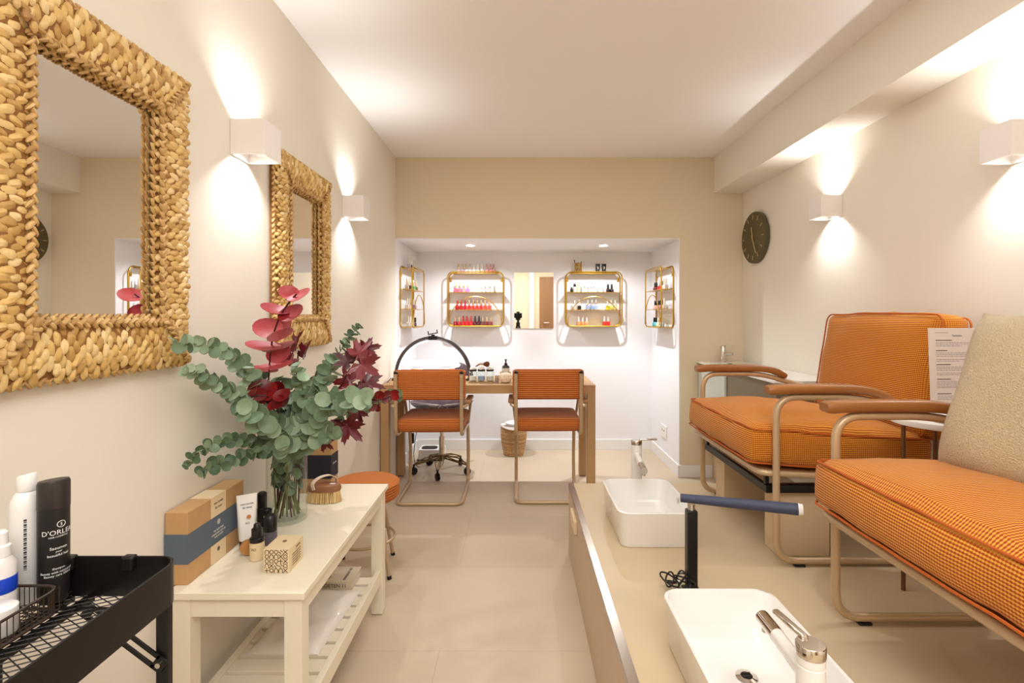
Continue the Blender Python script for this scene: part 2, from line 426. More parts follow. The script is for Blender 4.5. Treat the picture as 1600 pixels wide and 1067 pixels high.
# recessed downlights
for x, nm in ((-.377, 'round white recessed downlight over the left half of the alcove'), (.676, 'round white recessed downlight over the right half of the alcove')):
    t = thing('downlight', nm, 'ceiling light', (x, 4.05, RH), 'alcove downlights')
    obj('ring', MB().lathe([(.042, RH-.004), (.034, RH-.006), (.034, RH-.001), (.042, RH-.001), (.042, RH-.004)], (x, 4.05, 0), 28, cap=False), m_trim, t)
    obj('led_disc', MB().lathe([(.034, RH-.004), (.034, RH-.001)], (x, 4.05, 0), 28), m_led, t)
    light('SPOT', 'downlight_lamp', (x, 4.05, RH-.012), 14, (.95, .975, 1), .018, angle=158, blend=.5)
    light('SPOT', 'downlight_beam', (x, 4.05, RH-.012), 23, (.95, .975, 1), .018, angle=84, blend=.5)

# cube sconces
def sconce(x0, x1, y, label):
    z0, z1 = 1.68, 1.79; y1 = y+.11; k = .004
    t = thing('wall_sconce', label, 'wall lamp', ((x0+x1)/2, y+.055, z0), 'cube wall lamps')
    xa, xb = min(x0, x1), max(x0, x1)
    mb = MB()
    out = [(xa, y), (xb, y), (xb, y1), (xa, y1)]; inn = [(xa+k, y+k), (xb-k, y+k), (xb-k, y1-k), (xa+k, y1-k)]
    V = [(a, b, z) for z in (z0, z1) for (a, b) in out]+[(a, b, z) for z in (z0, z1) for (a, b) in inn]
    F = []
    for i in range(4):
        j = (i+1) % 4
        F += [(i, j, 4+j, 4+i), (8+j, 8+i, 12+i, 12+j), (i, 8+i, 8+j, j), (4+i, 4+j, 12+j, 12+i)]
    mb.add(V, F); obj('shade', mb, m_plaster, t, smooth=False)
    cx = (xa+xb)/2
    obj('lamp_holder', MB().lathe([(.014, 1.722), (.014, 1.748)], (cx, y+.055, 0), 14).box(xa+k, xb-k, y+.05, y+.06, 1.731, 1.739), m_plaster, t)
    for s, e in ((1, 6.2), (-1, 7.8)):
        light('SPOT', 'sconce_lamp', (cx, y+.055, 1.735+s*.017), e, (.96, .98, 1), .012, rot=(pi if s > 0 else 0, 0, 0), angle=126, blend=.85)
    return t
sconce(XL+.001, XL+.108, 1.586, 'white plaster cube lamp on the left wall between the two straw mirrors')
sconce(XL+.001, XL+.108, 2.60, 'white plaster cube lamp on the left wall beyond the farther straw mirror')
sconce(XR-.108, XR-.001, 1.590, 'white plaster cube lamp on the right wall above the near armchair, cut by the frame')
sconce(XR-.108, XR-.001, 2.589, 'white plaster cube lamp on the right wall nearest the round clock')

# clock
m_mark = mat('pale_gold_paint', srgb(222, 198, 136), .5)
t = thing('wall_clock', 'round dark olive wall clock with gold ticks high on the right wall', 'clock', (XR, 3.50, 1.71-.175))
cy, cz = 3.50, 1.71; RM = Matrix.Rotation(-pi/2, 3, 'Y')
obj('case', MB().lathe([(.165, 0), (.175, .006), (.175, .03), (.168, .036), (.160, .034)], (XR-.001, cy, cz), 56, RM), m_clockd, t, angle=30)
mk = MB()
def onclock(a, r0, r1, w, z):
    # clockwise seen from the room: right of the dial is towards -y
    dx = Vector((0, -sin(a), cos(a))); px = Vector((0, -cos(a), -sin(a)))
    c0 = Vector((XR-z, cy, cz)); V = []
    for zz in (0, .0015):
        for r, s in ((r0, -1), (r0, 1), (r1, 1), (r1, -1)): V.append(c0+dx*r+px*s*w/2-Vector((zz, 0, 0)))
    return V, [(0, 1, 2, 3), (4, 7, 6, 5), (0, 4, 5, 1), (1, 5, 6, 2), (2, 6, 7, 3), (3, 7, 4, 0)]
for i in range(12): obj('hour_mark', MB().add(*onclock(i*pi/6, .125, .155, .0035, .036)), m_mark, t, smooth=False)
obj('hour_hand', MB().add(*onclock(radians(-12), -.01, .075, .007, .0385)), m_mark, t, smooth=False)
obj('minute_hand', MB().add(*onclock(radians(155), -.015, .12, .005, .040)), m_mark, t, smooth=False)
obj('hub', MB().lathe([(.007, 0), (.007, .006)], (XR-.036, cy, cz), 14, RM), m_gold, t)

# ------------------------------------------------------------------ woven mirrors on the left wall
def strand(mb, c, A, Bv, N, la, lb, h, tw):
    """one plump twist of grass: long axis A, width Bv, bulging along N"""
    V = []; F = []; n = 7; m = 5
    for i in range(m+1):
        u = -1+2*i/m; w = max(.22, (1-abs(u)**4)**.8); tip = sin(u*2.4+tw)*.14
        for k in range(n):
            a = 2*pi*k/n+tw*.3
            V.append(c+A*(u*la)+Bv*(cos(a)*lb*w+tip*lb)+N*(sin(a)*h*w+.25*h*w))
    for i in range(m):
        for k in range(n): F.append((i*n+k, i*n+(k+1) % n, (i+1)*n+(k+1) % n, (i+1)*n+k))
    F += [tuple(range(n))[::-1], tuple(range(m*n, (m+1)*n))]
    mb.add(V, F)
def braid(mb, a, b, r, N, pitch=.02):
    a = Vector(a); b = Vector(b); T = (b-a).normalized(); Sd = T.cross(N); L = (b-a).length; k = int(L/pitch)
    for s in (0, 1):
        for i in range(k+1):
            c = a+T*min(L, (i+.5*s)*pitch)+Sd*((-1)**s)*r*.35+N*random.uniform(-.1, .1)*r
            d = (T+Sd*(.75 if s == 0 else -.75)+N*random.uniform(-.15, .15)).normalized()
            strand(mb, c, d, d.cross(N).normalized(), N, pitch*.62, r*.55*random.uniform(.85, 1.1), r*.6, random.uniform(-1, 1))
def straw_mirror(y0, y1, label, seed):
    random.seed(seed)
    z0, z1 = 1.06, 1.785; W = .107
    t = thing('wall_mirror', label, 'mirror', (XL, (y0+y1)/2, z0), 'straw framed mirrors')
    N = Vector((1, 0, 0))
    def lp(y0_, y1_, za, zb, x): return [Vector((x, y0_, za)), Vector((x, y1_, za)), Vector((x, y1_, zb)), Vector((x, y0_, zb))]
    core = MB().loft([lp(y0+.003, y1-.003, z0+.003, z1-.003, XL+.002), lp(y0, y1, z0, z1, XL+.022), lp(y0+W*.5, y1-W*.5, z0+W*.5, z1-W*.5, XL+.036), lp(y0+W-.008, y1-W+.008, z0+W-.008, z1-W+.008, XL+.030), lp(y0+W, y1-W, z0+W, z1-W, XL+.012)], cap1=False)
    obj('frame_core', core, m_strawdark, t, smooth=False)
    obj('glass', B(XL+.006, XL+.0125, y0+W-.002, y1-W+.002, z0+W-.002, z1-W+.002), m_mirror, t, smooth=False)
    mb = MB(); cols = 4
    def side(fp, L, A, T):
        # fp(s, q): point at s along, q across (0 outer edge, 1 inner edge)
        pitch = .0135; n = int(L/pitch)
        for i in range(n):
            s = (i+.5)*pitch
            lim0 = min(s, L-s)/W        # mitre
            for j in range(cols):
                q = (j+.5+(.5 if i % 2 else 0)-.25)/cols
                q += random.uniform(-.02, .02)
                if q > lim0+.02 or q > .96 or q < .05: continue
                prof = .022+.016*sin(pi*min(1, .12+q*.8))
                c = fp(s+random.uniform(-.002, .002), q)+N*(prof-.006)
                a = (A+T*random.uniform(-.35, .35)+N*random.uniform(-.12, .12)).normalized()
                strand(mb, c, a, T, N, W/cols*random.uniform(.54, .70), pitch*random.uniform(.58, .76), random.uniform(.005, .008), random.uniform(-1.5, 1.5))
    ex = Vector((XL, 0, 0)); Y = Vector((0, 1, 0)); Z = Vector((0, 0, 1))
    side(lambda s, q: Vector((XL, y0+s, z0+q*W)), y1-y0, Z, Y)
    side(lambda s, q: Vector((XL, y0+s, z1-q*W)), y1-y0, Z, Y)
    side(lambda s, q: Vector((XL, y0+q*W, z0+s)), z1-z0, Y, Z)
    side(lambda s, q: Vector((XL, y1-q*W, z0+s)), z1-z0, Y, Z)
    obj('woven_strands', mb, m_straw, t)
    rp = MB()
    for (e, x, r) in ((-.002, .018, .008), (W-.003, .034, .009), (W+.007, .018, .007)):
        a, b, c, d = y0+e, y1-e, z0+e, z1-e; x = XL+x
        for p, q in (((x, a, c), (x, b, c)), ((x, b, c), (x, b, d)), ((x, b, d), (x, a, d)), ((x, a, d), (x, a, c))): braid(rp, p, q, r, N, .019)
    for (ya, za, sy, sz) in ((y0, z0, 1, 1), (y1, z0, -1, 1), (y0, z1, 1, -1), (y1, z1, -1, -1)):
        braid(rp, (XL+.03, ya+sy*.004, za+sz*.004), (XL+.046, ya+sy*W*.96, za+sz*W*.96), .010, N, .019)
    obj('braided_rope', rp, m_rope, t)
straw_mirror(.80, 1.342, 'large woven straw framed mirror nearest the camera, at the left edge', 3)
straw_mirror(1.835, 2.36, 'woven straw framed mirror farther along the left wall, behind the bouquet', 4)
random.seed(11)

# ------------------------------------------------------------------ alcove mirror
t = thing('wall_mirror', 'frameless rectangular mirror on the back wall of the alcove between two brass shelves', 'mirror', (.137, YB, 1.065))
obj('backing', B(-.034, .309, YB-.006, YB, 1.066, 1.554), m_trim, t, smooth=False)
obj('glass', B(-.035, .310, YB-.010, YB-.006, 1.065, 1.555), m_mirror, t, smooth=False)

# ------------------------------------------------------------------ brass shelves (built facing -y)
SW, SH, SD = .48, .468, .095; LEV = (.004, .141, .292, .456)
def rr_loop(w, h, r, y, z0):
    return [Vector((p.x, y, p.y+z0+h/2)) for p in rrect(0, 0, w, h, r, 0, 6)]
def brass_shelf(loc, label):
    t = thing('brass_shelf', label, 'wall shelf', loc, 'brass wall shelves'); L = Vector(loc)
    A = lambda pts: [Vector(p)+L for p in pts]
    obj('front_frame', MB().tube(A(rr_loop(SW, SH, .05, -SD, 0)), .0055, 8, closed=True), m_brass, t)
    obj('back_frame', MB().tube(A(rr_loop(SW, SH, .05, -.006, 0)), .0055, 8, closed=True), m_brass, t)
    for z in LEV:
        w = SW/2-(.045 if z in (LEV[0], LEV[3]) else .004)
        mb = MB().box(L.x-w, L.x+w, L.y-SD, L.y-.006, L.z+z-.002, L.z+z+.002)
        obj('shelf', mb, m_brass, t, smooth=False)
    arc = [(.225*cos(a), -SD-.008, .02+.235*sin(a)) for a in [pi*k/28 for k in range(29)]]
    obj('hoop', MB().tube(A(arc), .004, 8), m_gold, t)
    for s in (-1, 1): obj('bracket', MB().box(L.x+s*.222-.008, L.x+s*.222+.008, L.y-.012, L.y-.001, L.z+.39, L.z+.42), m_brass, t, bevel=.002)
    return t
SZ = 1.085
sh_l = brass_shelf((-.367, YB, SZ), 'brass wall shelf of pink and red nail polish left of the alcove mirror')
def dup_shelf(loc, rz, label):
    o = copy_tree(sh_l); o.location = loc; o.rotation_euler = (0, 0, rz); o['label'] = label; return o
dup_shelf((.654, YB, SZ), 0, 'brass wall shelf right of the alcove mirror, with black tubes on top')
dup_shelf((XL, 4.10, SZ), pi/2, 'brass wall shelf on the left side wall of the alcove')
dup_shelf((RX, 4.09, SZ), -pi/2, 'brass wall shelf on the right side wall of the alcove')

# nail polish
pmats = {}
def pm(c):
    if c not in pmats: pmats[c] = mat('polish_%d' % len(pmats), srgb(*c), .2, coat=.4)
    return pmats[c]
m_capw = mat('clear_cap', srgb(232, 224, 210), .25); m_capg = mat('champagne_cap', srgb(214, 184, 140), .25, .4)
CAPS = {'b': m_blackp, 'w': m_capw, 'g': m_capg, 'r': mat('red_cap', srgb(186, 30, 36), .3), 'p': mat('rose_cap', srgb(214, 140, 128), .3)}
bprot = {}
def polish(kind):
    """kind t: square bottle with slim tall cap; s: round bottle with stout cap"""
    if kind in bprot: return bprot[kind]
    b = MB(); c = MB()
    if kind == 't':
        b.loft([rrect(0, 0, .026, .026, .004, 0, 2), rrect(0, 0, .030, .030, .005, .004, 2), rrect(0, 0, .030, .030, .005, .032, 2), rrect(0, 0, .014, .014, .005, .036, 2)])
        c.lathe([(.0065, .036), (.0068, .04), (.005, .082), (.0035, .084)], n=12)
    else:
        b.lathe([(.013, 0), (.0165, .003), (.0165, .022), (.013, .03), (.008, .034)], n=16)
        c.lathe([(.0085, .034), (.0095, .036), (.0085, .068), (.007, .070)], n=14)
    mb_ = bpy.data.meshes.new('nail_polish'); mb_.from_pydata([tuple(p) for p in b.v], [], b.f)
    mc_ = bpy.data.meshes.new('cap'); mc_.from_pydata([tuple(p) for p in c.v], [], c.f)
    for m in (mb_, mc_):
        m.materials.append(m_whitep)
        for p in m.polygons: p.use_smooth = True
        m.set_sharp_from_angle(angle=radians(40))
    bprot[kind] = (mb_, mc_); return bprot[kind]
def cname(c):
    names = {'dark plum': (90, 30, 40), 'black': (30, 28, 36), 'navy': (30, 34, 70), 'red': (200, 24, 36), 'dark red': (140, 20, 32), 'coral': (235, 90, 80), 'orange': (236, 130, 80), 'pink': (244, 130, 170),
             'pale pink': (246, 200, 206), 'lilac': (220, 180, 222), 'cream': (240, 226, 206), 'white': (246, 242, 240), 'teal': (30, 150, 160), 'pale blue': (160, 200, 226), 'blue': (120, 160, 220),
             'green': (60, 170, 90), 'dark green': (36, 60, 44), 'olive': (120, 112, 50), 'purple': (110, 70, 130), 'yellow': (236, 220, 60), 'nude': (216, 168, 150), 'grey': (150, 146, 150)}
    return min(names, key=lambda k: sum((a-b)**2 for a, b in zip(names[k], c)))
ORD = ['first', 'second', 'third', 'fourth', 'fifth', 'sixth', 'seventh', 'eighth', 'ninth', 'tenth', 'eleventh', 'twelfth']
def place_row(lev, xs, cols, kinds, caps, shelf, where, rowname, y=-.045):
    """xs along the shelf (local x); shelf = (origin, rz)"""
    org, rz = shelf; R = Matrix.Rotation(rz, 3, 'Z')
    order = sorted(range(len(xs)), key=lambda i: xs[i])
    for rank, i in enumerate(order):
        k = kinds[i] if len(kinds) > 1 else kinds; cp = caps[i] if len(caps) > 1 else caps
        bm_, cm_ = polish(k); o = bpy.data.objects.new('nail_polish', bm_); C.objects.link(o)
        p = Vector(org)+R @ Vector((xs[i], y+random.uniform(-.004, .004), LEV[lev]+.0022)); o.location = p; o.rotation_euler = (0, 0, rz+random.uniform(-.1, .1))
        c = bpy.data.objects.new('cap', cm_); C.objects.link(c); c.parent = o
        o.material_slots[0].link = 'OBJECT'; o.material_slots[0].material = pm(cols[i])
        c.material_slots[0].link = 'OBJECT'; c.material_slots[0].material = CAPS[cp]
        tag(o, '%s nail polish, %s from left, %s, %s' % (cname(cols[i]), ORD[rank], rowname, where), 'nail polish', 'nail polish bottles on the '+where)
def X1(z): return ((z/5.927+600)-809.5)*4.44/800+.367     # across the left back shelf
def X2(z): return ((z/5.927+840)-809.5)*4.44/800-.654     # across the right back shelf
SL = ((-.367, YB, SZ), 0); SR = ((.654, YB, SZ), 0); WLb = 'left back-wall shelf'; WRb = 'right back-wall shelf'
place_row(3, [X1(a) for a in (690, 725, 760, 797, 833, 870, 908, 950, 984, 1014)], [(250, 214, 214), (232, 200, 226), (238, 226, 240), (246, 240, 240), (248, 244, 240), (238, 226, 206), (240, 226, 206), (236, 180, 170), (234, 150, 150), (216, 150, 146)], 't', 'ggggwwwppp', SL, WLb, 'top')
place_row(2, [X1(a) for a in (665, 702, 738, 775, 815, 855, 888, 925, 965, 1002)], [(250, 110, 150), (250, 130, 160), (250, 170, 180), (246, 130, 210), (240, 210, 236), (248, 240, 246), (246, 236, 244), (244, 220, 236), (250, 236, 240), (240, 226, 230)], 't', 'ggggwwwwww', SL, WLb, 'upper tier')
place_row(1, [X1(a) for a in (677, 713, 750, 787, 823, 860, 897, 934, 972)], [(212, 20, 44), (206, 24, 38), (206, 16, 40), (220, 40, 44), (226, 56, 52), (220, 50, 56), (216, 44, 60), (232, 84, 70), (240, 96, 84)], 't', 'rrrgggggg', SL, WLb, 'lower tier')
place_row(0, [X1(a) for a in (658, 695, 732, 768, 805, 842, 879, 915, 952, 990)], [(150, 20, 40), (170, 30, 44), (190, 18, 40), (200, 14, 44), (206, 20, 40), (96, 22, 40), (70, 24, 44), (110, 50, 56), (120, 40, 50), (130, 50, 60)], 't', 'ggrrrbbggg', SL, WLb, 'bottom tier')
place_row(2, [X2(a) for a in (425, 450, 483, 510, 532, 573, 591, 627)], [(240, 236, 226), (226, 226, 226), (220, 222, 230), (230, 226, 226), (238, 236, 230), (226, 222, 222), (236, 232, 236), (240, 200, 206)], 't', 'w', SR, WRb, 'upper tier')
place_row(2, [X2(a) for a in (652, 686)], [(34, 28, 34), (28, 26, 30)], 's', 'b', SR, WRb, 'upper tier right end', y=-.06)
place_row(1, [X2(a) for a in (345, 389, 468, 506, 543, 650, 684, 722)], [(246, 244, 236), (40, 34, 30), (150, 176, 226), (140, 170, 224), (160, 190, 232), (226, 224, 60), (240, 236, 120), (244, 240, 180)], 't', 'wwwwwwww', SR, WRb, 'lower tier')
place_row(0, [X2(a) for a in (382, 420, 457, 620, 656)], [(240, 150, 104), (240, 150, 110), (242, 160, 120), (226, 50, 50), (224, 44, 50)], 't', 'wwwww', SR, WRb, 'bottom tier')
# side shelves: local x runs along the wall
SLL = ((XL, 4.10, SZ), pi/2); SRR = ((RX, 4.09, SZ), -pi/2); WLs = 'left side-wall shelf'; WRs = 'right side-wall shelf'
place_row(3, [-.13, -.07, .06, .12], [(200, 196, 206), (34, 34, 80), (30, 34, 90), (20, 140, 170)], 't', 'wwww', SLL, WLs, 'top')
place_row(2, [-.19, -.10, -.05, .0, .05, .14], [(220, 210, 206), (36, 44, 36), (40, 130, 70), (50, 170, 90), (60, 180, 130), (120, 112, 50)], 't', 'gwgggg', SLL, WLs, 'upper tier')
place_row(1, [-.18, -.12, -.05, .0, .05, .10], [(246, 240, 244), (246, 244, 240), (110, 60, 110), (120, 80, 140), (140, 90, 170), (216, 200, 232)], 't', 'wwggww', SLL, WLs, 'lower tier')
place_row(0, [-.14, -.10, -.05, .0], [(240, 240, 246), (226, 226, 240), (230, 234, 246), (244, 240, 244)], 't', 'w', SLL, WLs, 'bottom tier')
place_row(0, [.08, .13], [(70, 66, 80), (214, 220, 230)], 's', 'b', SLL, WLs, 'bottom tier far end')
place_row(2, [-.13, -.09, .0, .06], [(120, 20, 40), (90, 20, 40), (200, 50, 50), (226, 60, 50)], 's', 'bbwb', SRR, WRs, 'upper tier')
place_row(2, [.13, .16, .19], [(236, 226, 220), (226, 220, 220), (236, 230, 230)], 't', 'w', SRR, WRs, 'upper tier near end')
place_row(1, [-.12, -.07, -.02, .03, .08], [(230, 190, 170), (216, 168, 150), (206, 150, 140), (196, 140, 130), (150, 90, 90)], 's', 'b', SRR, WRs, 'lower tier')
place_row(1, [.13, .17], [(240, 230, 226), (236, 230, 230)], 't', 'w', SRR, WRs, 'lower tier near end')
place_row(0, [-.13, -.09, -.03, .05, .09], [(60, 160, 180), (90, 180, 190), (240, 226, 190), (170, 200, 230), (190, 216, 240)], 's', 'bbwbw', SRR, WRs, 'bottom tier')

# things on the right-hand shelf
def top_z(l): return SZ+LEV[l]+.0022
x = X2(378)+.654; t = thing('brush_cup', 'gold wire cup holding nail brushes on top of the shelf right of the mirror', 'cup', (x, YB-.045, top_z(3)))
mb = MB(); R0 = .030
for k in range(14):
    a = 2*pi*k/14
    for s in (-1, 1): mb.tube([(x+R0*cos(a+s*q*.5), YB-.045+R0*sin(a+s*q*.5), top_z(3)+.002+.085*q) for q in [j/6 for j in range(7)]], .0016, 5)
for z in (.003, .087): mb.tube([(x+R0*cos(2*pi*k/20), YB-.045+R0*sin(2*pi*k/20), top_z(3)+z) for k in range(20)], .002, 5, closed=True)
obj('wire_cage', mb, m_gold, t)
obj('base', MB().lathe([(.029, 0), (.029, .003)], (x, YB-.045, top_z(3)), 20), m_gold, t)
for i, (dx, dz, ln) in enumerate(((-.035, .12, 1), (.028, .105, 1), (.0, .098, 1), (-.012, .095, 1))):
    b = (x+dx*.3, YB-.045+.008*(i % 2), top_z(3)+.005); e = (x+dx, YB-.045, top_z(3)+dz)
    tag(obj('nail_brush', MB().tube([b, e], [.0022, .0035], 8), m_ink if i != 2 else m_capg), ['black nail brush leaning left out of the gold wire cup', 'black nail brush leaning right in the gold wire cup', 'pale nail brush upright in the gold wire cup', 'short black nail brush in the middle of the gold cup'][i], 'brush', 'brushes in the gold cup')
for i, zx in enumerate((560, 617)):
    x = X2(zx)+.654; y = YB-.045; z = top_z(3)
    t = thing('cream_tube', ['black cosmetic tube standing on its cap on the right shelf, left of two', 'black cosmetic tube standing on its cap on the right shelf, right of two'][i], 'tube', (x, y, z), 'black cosmetic tubes')
    obj('body', MB().loft([rrect(x, y, .026, .026, .012, z+.018), rrect(x, y, .034, .022, .010, z+.05), rrect(x, y, .040, .005, .0024, z+.084)]), m_blackp, t)
    obj('cap', MB().lathe([(.0125, 0), (.0125, .018)], (x, y, z), 16), m_blackp, t)
    obj('printed_mark', B(x-.005, x+.004, y-.0185, y-.0128, z+.038, z+.058), m_inkl, t)
x = X2(316)+.654; z = top_z(2); tag(obj('cuticle_oil', MB().lathe([(.01, 0), (.011, .002), (.011, .03), (.006, .036), (.006, .045)], (x, YB-.05, z), 14), m_blackp), 'small black bottle at the left end of the right shelf upper tier', 'bottle')
x = X2(345)+.654; t = thing('dropper_bottle', 'white bottle with black dropper cap on the right shelf upper tier', 'bottle', (x, YB-.05, z))
obj('body', MB().lathe([(.014, 0), (.015, .002), (.015, .042), (.008, .05)], (x, YB-.05, z), 18), m_whitep, t); obj('cap', MB().lathe([(.012, .05), (.012, .062), (.006, .075)], (x, YB-.05, z), 14), m_blackp, t)
x = X2(376)+.654; tag(obj('sample_card', B(x-.01, x+.012, YB-.05, YB-.045, z, z+.078), m_cream, bevel=.001), 'small cream card standing beside the dropper bottle on the right shelf', 'card')

# ------------------------------------------------------------------ desk
DX0, DX1, DY0, DY1, DH = -.888, .500, 3.30, 3.80, .73
t = thing('desk', 'long oak-coloured manicure desk with square legs in front of the alcove', 'desk', ((DX0+DX1)/2, 3.55, 0))
obj('desktop', B(DX0, DX1, DY0, DY1, DH-.012, DH), m_oakx, t, bevel=.001, smooth=False)
mb = MB().box(DX0+.0535, DX1-.0535, DY0+.001, DY0+.022, DH-.055, DH-.0125).box(DX0+.0535, DX1-.0535, DY1-.022, DY1-.001, DH-.055, DH-.0125)
mb.box(DX0+.001, DX0+.022, DY0+.0535, DY1-.0535, DH-.055, DH-.0125).box(DX1-.022, DX1-.001, DY0+.0535, DY1-.0535, DH-.055, DH-.0125)
obj('apron', mb, m_oakx, t, smooth=False)
for (a, b) in ((DX0+.001, DY0+.001), (DX1-.053, DY0+.001), (DX0+.001, DY1-.053), (DX1-.053, DY1-.053)):
    l = obj('leg', B(a, a+.052, b, b+.052, .006, DH-.013), m_oak, t, bevel=.001, smooth=False)
    obj('foot_pad', B(a+.006, a+.046, b+.006, b+.046, 0, .006), m_blackp, l, smooth=False)

# desk chairs (built facing +y)
def desk_chair(loc, label):
    t = thing('cantilever_chair', label, 'chair', loc, 'chairs at the manicure desk'); L = Vector(loc); X = .203
    A = lambda pts: [Vector(p)+L for p in pts]
    r = .0115
    side = lambda s: [(s*X, 0, .435), (s*X, .40, .432), (s*X, .44, .20), (s*X, .42, r+.001), (s*X, 0, r+.001)]
    full = side(1)+side(-1)[::-1]
    full = [(X, 0, .80)]+full+[(-X, 0, .80)]
    full[0] = (X, -.004, .82); full[-1] = (-X, -.004, .82)
    obj('tube_frame', MB().tube(A(bend(full, .055, 7)), r, 10), m_tube, t)
    for s in (-1, 1):
        obj('tube_cap', MB().lathe([(r+.0015, .818), (r+.0015, .828), (.007, .833)], L+Vector((s*X, -.004, 0)), 14), m_blackp, t)
        for z in (.80, .685):
            obj('screw', MB().lathe([(.004, 0), (.004, .002)], L+Vector((s*X, -.004-r, z)), 8, Matrix.Rotation(pi/2, 3, 'X')), m_chrome, t)
        arm = [(s*X, .0, .615), (s*(X+.02), .0, .615), (s*(X+.032), .04, .616), (s*(X+.032), .30, .616), (s*(X+.025), .37, .60), (s*(X+.005), .38, .435)]
        obj('arm_tube', MB().tube(A(bend(arm, .03, 5)), .009, 8), m_tube, t)
        obj('arm_pad', MB().box(L.x+s*(X+.030)-.02, L.x+s*(X+.030)+.02, L.y+.05, L.y+.30, L.z+.622, L.z+.643), m_walnut, t, bevel=.006)
    M = Matrix.Rotation(pi/2, 3, 'X')
    obj('backrest', cushion_mb(L+Vector((0, .037, .745)), .45, .19, .05, .018, .006, M=M, rumple=.001), m_orange2, t, uv=True)
    obj('seat', cushion_mb(L+Vector((0, .235, .487)), .43, .43, .075, .03, .012, rumple=.0015), m_orange2, t, uv=True)
    return t
c1 = desk_chair((-.553, 3.165, 0), 'orange tubular desk chair on the left, in front of the rolling stool')
c2 = copy_tree(c1); c2.location = (.190, 3.195, 0); c2['label'] = 'orange tubular desk chair on the right, beside the foot platform'

# rolling stool
sx, sy = -.575, 3.86
t = thing('rolling_stool', 'plum shell-shaped rolling stool on brass casters behind the left desk chair', 'stool', (sx, sy, 0))
obj('gas_lift', MB().lathe([(.022, .09), (.022, .27), (.014, .27), (.014, .44)], (sx, sy, 0), 18), m_chrome, t)
obj('base_hub', MB().lathe([(.026, .095), (.03, .10), (.03, .13), (.024, .135)], (sx, sy, 0), 18), m_bronze, t)
for k in range(5):
    a = -pi/2+2*pi*k/5; d = Vector((cos(a), sin(a), 0)); n_ = Vector((-sin(a), cos(a), 0)); c0 = Vector((sx, sy, 0))
    mb = MB()
    for s in (-1, 1):
        mb.tube([c0+d*.025+n_*s*.008+Vector((0, 0, .125)), c0+d*.13+n_*s*.03+Vector((0, 0, .105)), c0+d*.205+n_*s*.006+Vector((0, 0, .075))], .0045, 6)
        mb.tube([c0+d*.025+n_*s*.006+Vector((0, 0, .105)), c0+d*.205+n_*s*.006+Vector((0, 0, .070))], .004, 6)
    l = obj('base_arm', mb, m_bronze, t)
    cc = c0+d*.208
    M = Matrix.Rotation(a+.5, 3, 'Z') @ Matrix.Rotation(pi/2, 3, 'X')
    cm = MB().lathe([(.008, .045), (.008, .075)], cc, 10)
    cm.lathe([(.012, -.014), (.026, -.012), (.026, -.004), (.016, -.003), (.016, .003), (.026, .004), (.026, .012), (.012, .014)], cc+Vector((0, 0, .026)), 18, M)
    obj('caster', cm, m_blackp, l)
def shell(cx, cy, cz, w, d, th, up, M=None):
    mb = MB(); n = 44; rings = 9; V = []; F = []
    for side in (1, -1):
        for i in range(rings+1):
            q = i/rings
            for k in range(n):
                a = 2*pi*k/n; rib = .5+.5*cos(a*11)
                rr = q*(1+.05*abs(sin(a*5.5)))
                p = Vector((rr*w/2*cos(a), rr*d/2*sin(a), 0))
                p.z = up*(q**2.2)*(.5+.5*abs(cos(a)))+side*th/2*(1-q**4)*(1+.25*rib*q)
                if M: p = M @ p
                V.append(p+Vector((cx, cy, cz)))
    N0 = (rings+1)*n
    for s in (0, 1):
        o = s*N0
        for i in range(rings):
            for k in range(n):
                f = (o+i*n+k, o+i*n+(k+1) % n, o+(i+1)*n+(k+1) % n, o+(i+1)*n+k); F.append(f if s == 0 else f[::-1])
    for k in range(n):
        F.append((rings*n+k, rings*n+(k+1) % n, N0+rings*n+(k+1) % n, N0+rings*n+k))
    return mb.add(V, F)
st = obj('seat', shell(sx, sy, .475, .46, .42, .05, .055), m_purple, t)
mb = MB()
for k in range(-4, 5):
    a = -pi/2+k*.33
    pts = []
    for q in (.15, .35, .55, .75, .9, 1.0):
        pts.append((sx+q*.225*cos(a), sy+q*.207*sin(a), .475+.055*(q**2.2)*(.5+.5*abs(cos(a)))+.0255*(1-q**4)*1.2+.002))
    mb.tube(pts, .0022, 5)
obj('seam', mb, m_inkl, st, label='white radiating seam lines')
obj('backrest', shell(sx+.0, sy+.21, .69, .42, .26, .05, -.04, Matrix.Rotation(radians(82), 3, 'X')), m_purple, t)
for s in (-1, 1): obj('back_post', MB().tube(bend([(sx+s*.05, sy+.05, .44), (sx+s*.05, sy+.25, .46), (sx+s*.05, sy+.245, .68)], .05), .008, 8), m_brass, t)

# footswitch box, basket under the desk
t = thing('power_supply', 'white electric box with black top on the floor behind the rolling stool', 'electrical box', (-.71, 4.24, 0))
obj('case', MB().loft([rrect(-.71, 4.24, .21, .19, .015, .012), rrect(-.71, 4.24, .20, .17, .015, .085)]), m_whitep, t)
obj('top_pad', MB().loft([rrect(-.73, 4.23, .13, .09, .03, .0855), rrect(-.73, 4.23, .125, .085, .03, .092)]), m_ink, t)
obj('base_plate', B(-.82, -.60, 4.14, 4.34, 0, .012), m_blackp, t, bevel=.003)
obj('cord', MB().tube(catmull([(-.72, 4.13, .03), (-.70, 4.06, .004), (-.78, 3.98, .004), (-.83, 4.08, .08), (-.84, 4.3, .3), (-.85, 4.45, .5)]), .003, 6), m_blackp, t)
t = thing('adapter_cord', 'black power adapter hanging on its cord beneath the desk beside the left leg', 'cable', (-.79, 3.78, .2))
